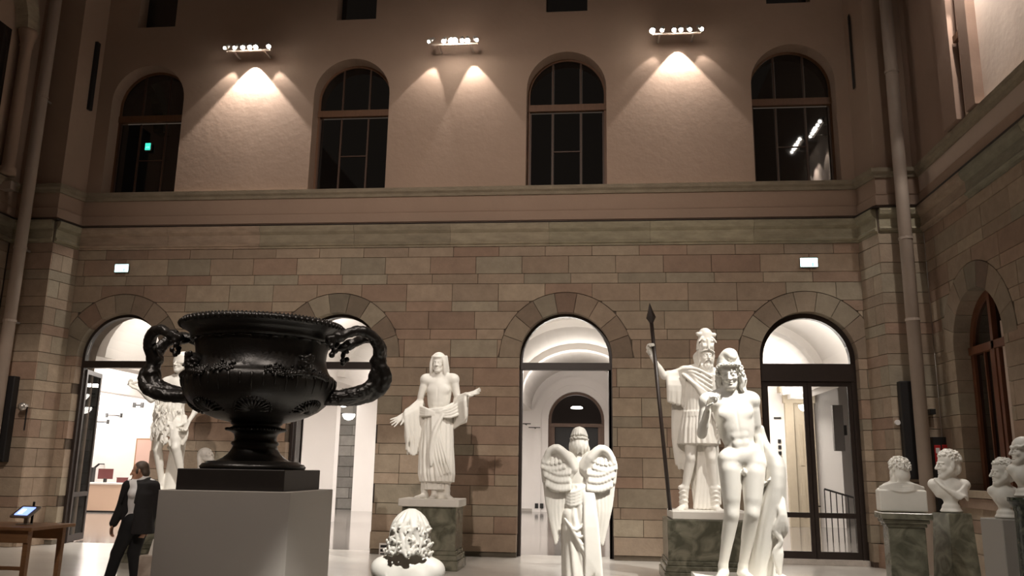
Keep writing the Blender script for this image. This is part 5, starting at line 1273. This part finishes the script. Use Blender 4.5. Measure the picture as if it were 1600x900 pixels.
for k, (px, py, y, lab) in enumerate(((537, 628, 33, 'upper of the two white bowl lamps seen under the right vase handle'), (545, 648, 34, 'lower of the two white bowl lamps seen under the right vase handle'), (1258, 634, 29.3, 'white bowl wall lamp behind the left leaf of the glass door'))):
    a = at(px, py, y); e = empty('bowl_lamp', a); tag(e, lab, 'lamp'); s = y/33
    bm = B(); lathe(bm, [(.0+.02, -.22*s), (.16*s, -.17*s), (.24*s, -.06*s), (.25*s, 0), (.24*s, .03*s), (.02, .04*s)], n=20); obj('bowl', bm, lampsoft, e, True)
    bx('arm', (-.45*s if k < 2 else -.02, .0, .03), (.02, .04, .07), blk, e); bx('wall_arm', (-.02, .02, .03), (.02, (35.2 if k < 2 else 30)-y, .07), blk, e)
# room behind the left arch
wl_ = struct(bx('trim_10', (-14.6, 29.6, 0), (-13.2, 30.6, 5.0), whitepaint, bev=0), 'white wall end beside the reception desk')
a = at(202, 718, 32)
e = empty('framed_panel', (a.x, 33.0, a.z)); tag(e, 'tall pale pink framed panel on the hall wall left of the walking man', 'panel')
bx('frame', (-.36, 0, -.85), (.36, .05, .85), oak, e); bx('field', (-.31, -.01, -.8), (.31, 0, .8), mat('pink_panel', (.62, .42, .36), .7), e)
struct(bx('trim_11', (-25.9, 33.05, 0), (-14, 33.3, 6), whitepaint, bev=0), 'white back wall behind the reception desk')
DY_ = 29.5; a = at(162, 770, DY_)
e = empty('reception_desk', (a.x, DY_, 0)); tag(e, 'pale curved reception desk in the hall seen through the left arch', 'desk')
bm = B(); n = 14; pts = [(1.55*math.sin((i/n-.5)*1.5), -.55*math.cos((i/n-.5)*1.5)) for i in range(n+1)]
prism(bm, pts+[(p[0]*.7, p[1]*.3+.35) for p in pts[::-1]], lambda u, v, d: (u, v, d), .06, .96); obj('front', bm, mat('pale_wood', (.62, .44, .33), .5), e)
bm = B(); pt2 = [(p[0]*1.04, p[1]*1.06) for p in pts]; prism(bm, pt2+[(p[0]*.7, p[1]*.3+.38) for p in pt2[::-1]], lambda u, v, d: (u, v, d), .96, 1.02); obj('counter', bm, whitepaint, e)
bm = B(); prism(bm, [(p[0]*.97, p[1]*.95) for p in pts]+[(p[0]*.7, p[1]*.3+.3) for p in pts[::-1]], lambda u, v, d: (u, v, d), 0, .06); obj('kick', bm, blk, e)
redb = mat('dark_red_print', (.12, .03, .03), .6)
bmx = empty('monitor', (a.x+.05, DY_-.1, 1.02)); tag(bmx, 'dark monitor standing on the reception desk', 'monitor'); bx('screen', (-.28, -.02, .12), (.28, .02, .48), redb, bmx); bx('stand', (-.05, -.03, 0), (.05, .05, .14), blk, bmx)
for k, (x, h_, m_, lab) in enumerate(((-.95, .34, whitepaint, 'white leaflet rack at the left end of the reception desk'), (-.62, .5, blk, 'dark display box beside the leaflet rack on the desk'), (.65, .16, redb, 'low dark tray at the right end of the reception desk'))):
    o = empty('display_box', (a.x+x, DY_+.0, 1.02)); tag(o, lab, 'box'); bx('box', (-.16, -.1, 0), (.16, .1, h_), m_, o); bx('lid', (-.17, -.11, h_), (.17, .11, h_+.02), m_, o)
for k, (px, py, y, L_, lab) in enumerate(((178, 649, 32.7, .62, 'black double wall light nearest the pink panel'), (154, 659, 32.7, .8, 'lowest black double wall light above the desk'), (216, 633, 29.5, .3, 'black wall light on the white wall end'), (130, 612, 32.7, .6, 'highest black double wall light seen past the open leaf'))):
    a = at(px, py, y); yb = 33.05 if k != 2 else 29.6
    e = empty('wall_light', a); tag(e, lab, 'light', None); obj('bar', tube(B(), [(-L_/2, 0, 0), (L_/2, 0, 0)], .025, 8), blk, e)
    for s in (-1, 1): obj('lamp_head', tube(B(), [(s*L_/2, 0, -.09), (s*L_/2, 0, .09)], .06, 10), blk, e)
    bx('wall_arm', (-.02, 0, -.02), (.02, max(.02, yb-y), .02), blk, e)
    l = bpy.data.lights.new('wall_light_lamp', 'POINT'); l.energy = 45; l.shadow_soft_size = .15; l.color = (1, .93, .86); lo = bpy.data.objects.new('wall_light_lamp', l); C.objects.link(lo); lo.location = a-Vector((0, .45, -.25))
for k, (px, py, y, lab) in enumerate(((820, 662, 35.6, 'upper left black wall light beside the distant doorway'), (835, 668, 35.8, 'lower left black wall light beside the distant doorway'))):
    a = at(px, py, y); e = empty('wall_light', a); tag(e, lab, 'light'); obj('bar', tube(B(), [(-.25, 0, 0), (.25, 0, 0)], .02, 8), blk, e); bx('wall_arm', (-.02, 0, -.02), (.02, HY-y, .02), blk, e)
for k, px in enumerate((838, 846)):
    a = at(px, 787, 36.3); e = empty('floor_socket', (a.x, HY-.06, .14)); tag(e, 'left small black socket low on the far hall wall' if k == 0 else 'right small black socket low on the far hall wall', 'socket'); bx('box', (-.07, -.03, 0), (.07, .05, .2), blk, e)
# stair handrail at left
a, b = at(139, 738, 32.7), at(155, 725, 32.7); e = empty('handrail', a); tag(e, 'dark sloping handrail on the wall left of the desk', 'handrail'); obj('rail', tube(B(), [(0, 0, 0), b-a], .04, 8), blk, e)
for t in (0, 1): bx('wall_bracket', ((b-a).x*t-.02, 0, (b-a).z*t-.02), ((b-a).x*t+.02, .35, (b-a).z*t+.02), blk, e)
# room behind the glazed double door
sw = struct(bx('trim_12', (8.2, 26.8, 0), (9.4, 27.2, 7), whitepaint, bev=0), 'white back wall of the stair hall')
HYR = 30.0
struct(bx('trim_13', (5.0, HYR, 0), (8.2, HYR+.3, 7), whitepaint, bev=0), 'white wall around the tall pale door surround')
lw = mat('pale_painted_wood', (.50, .43, .33), .6, noise=.05)
a0, a1 = at(1224, 605, HYR-.1), at(1275, 800, HYR-.1)
e = struct(empty('door_6'), 'tall pale wooden door surround with cornice in the stair hall')
bx('leaf', (a0.x+.3, HYR-.12, 0), (a1.x-.15, HYR-.03, a0.z-.5), lw, e)
bx('surround', (a0.x, HYR-.2, 0), (a0.x+.28, HYR, a0.z-.25), lw, e); bx('surround', (a1.x-.2, HYR-.2, 0), (a1.x+.1, HYR, a0.z-.25), lw, e)
bx('lintel', (a0.x-.05, HYR-.22, a0.z-.55), (a1.x+.15, HYR, a0.z-.2), lw, e); bx('cornice', (a0.x-.2, HYR-.4, a0.z-.2), (a1.x+.3, HYR, a0.z), lw, e)
for z in (.3, 2.0): bx('door_panel', (a0.x+.45, HYR-.14, z), (a1.x-.3, HYR-.1, z+1.4), lw, e)
a = at(1312, 672, 26.6); e = empty('column_speaker', a); tag(e, 'dark column speaker on the stair hall wall seen through the right door leaf', 'speaker'); bx('cabinet', (-.17, 0, -.62), (.13, .15, .75), mat('grey_speaker', (.1, .09, .085), .6), e); bx('wall_bracket', (.13, .02, -.15), (.22, .2, .15), blk, e)
bx('wall_bracket', (-.03, .15, -.05), (.03, .3, .05), blk, e)
RY = 23.5
e = empty('stair_railing', at(1288, 832, RY)*1.0); e.location.z = 0; tag(e, 'thin black metal railing beyond the glazed double door', 'railing')
r0_, r1_ = at(1288, 764, RY), at(1362, 786, RY); ox = e.location.x
obj('rail', tube(B(), [(r0_.x-ox, 0, r0_.z), (r1_.x-ox, 0, r1_.z)], .025, 8), blk, e)
for k in range(9):
    t = k/8; x = r0_.x+(r1_.x-r0_.x)*t-ox; obj('baluster', tube(B(), [(x, 0, 0), (x, 0, r0_.z+(r1_.z-r0_.z)*t)], .014, 6), blk, e)
for px, py, lab in ((1215, 653, 'small black hook on the white wall left of the door surround'), (1219, 706, 'column of small black switches left of the door surround')):
    a = at(px, py, HYR-.05); e = empty('wall_switch', a); tag(e, lab, 'switch')
    if py < 700: bx('plate', (-.12, 0, -.03), (.12, .05, .03), blk, e)
    else:
        for k in range(4): bx('button', (-.05, 0, .3-.2*k), (.05, .05, .42-.2*k), blk, e)
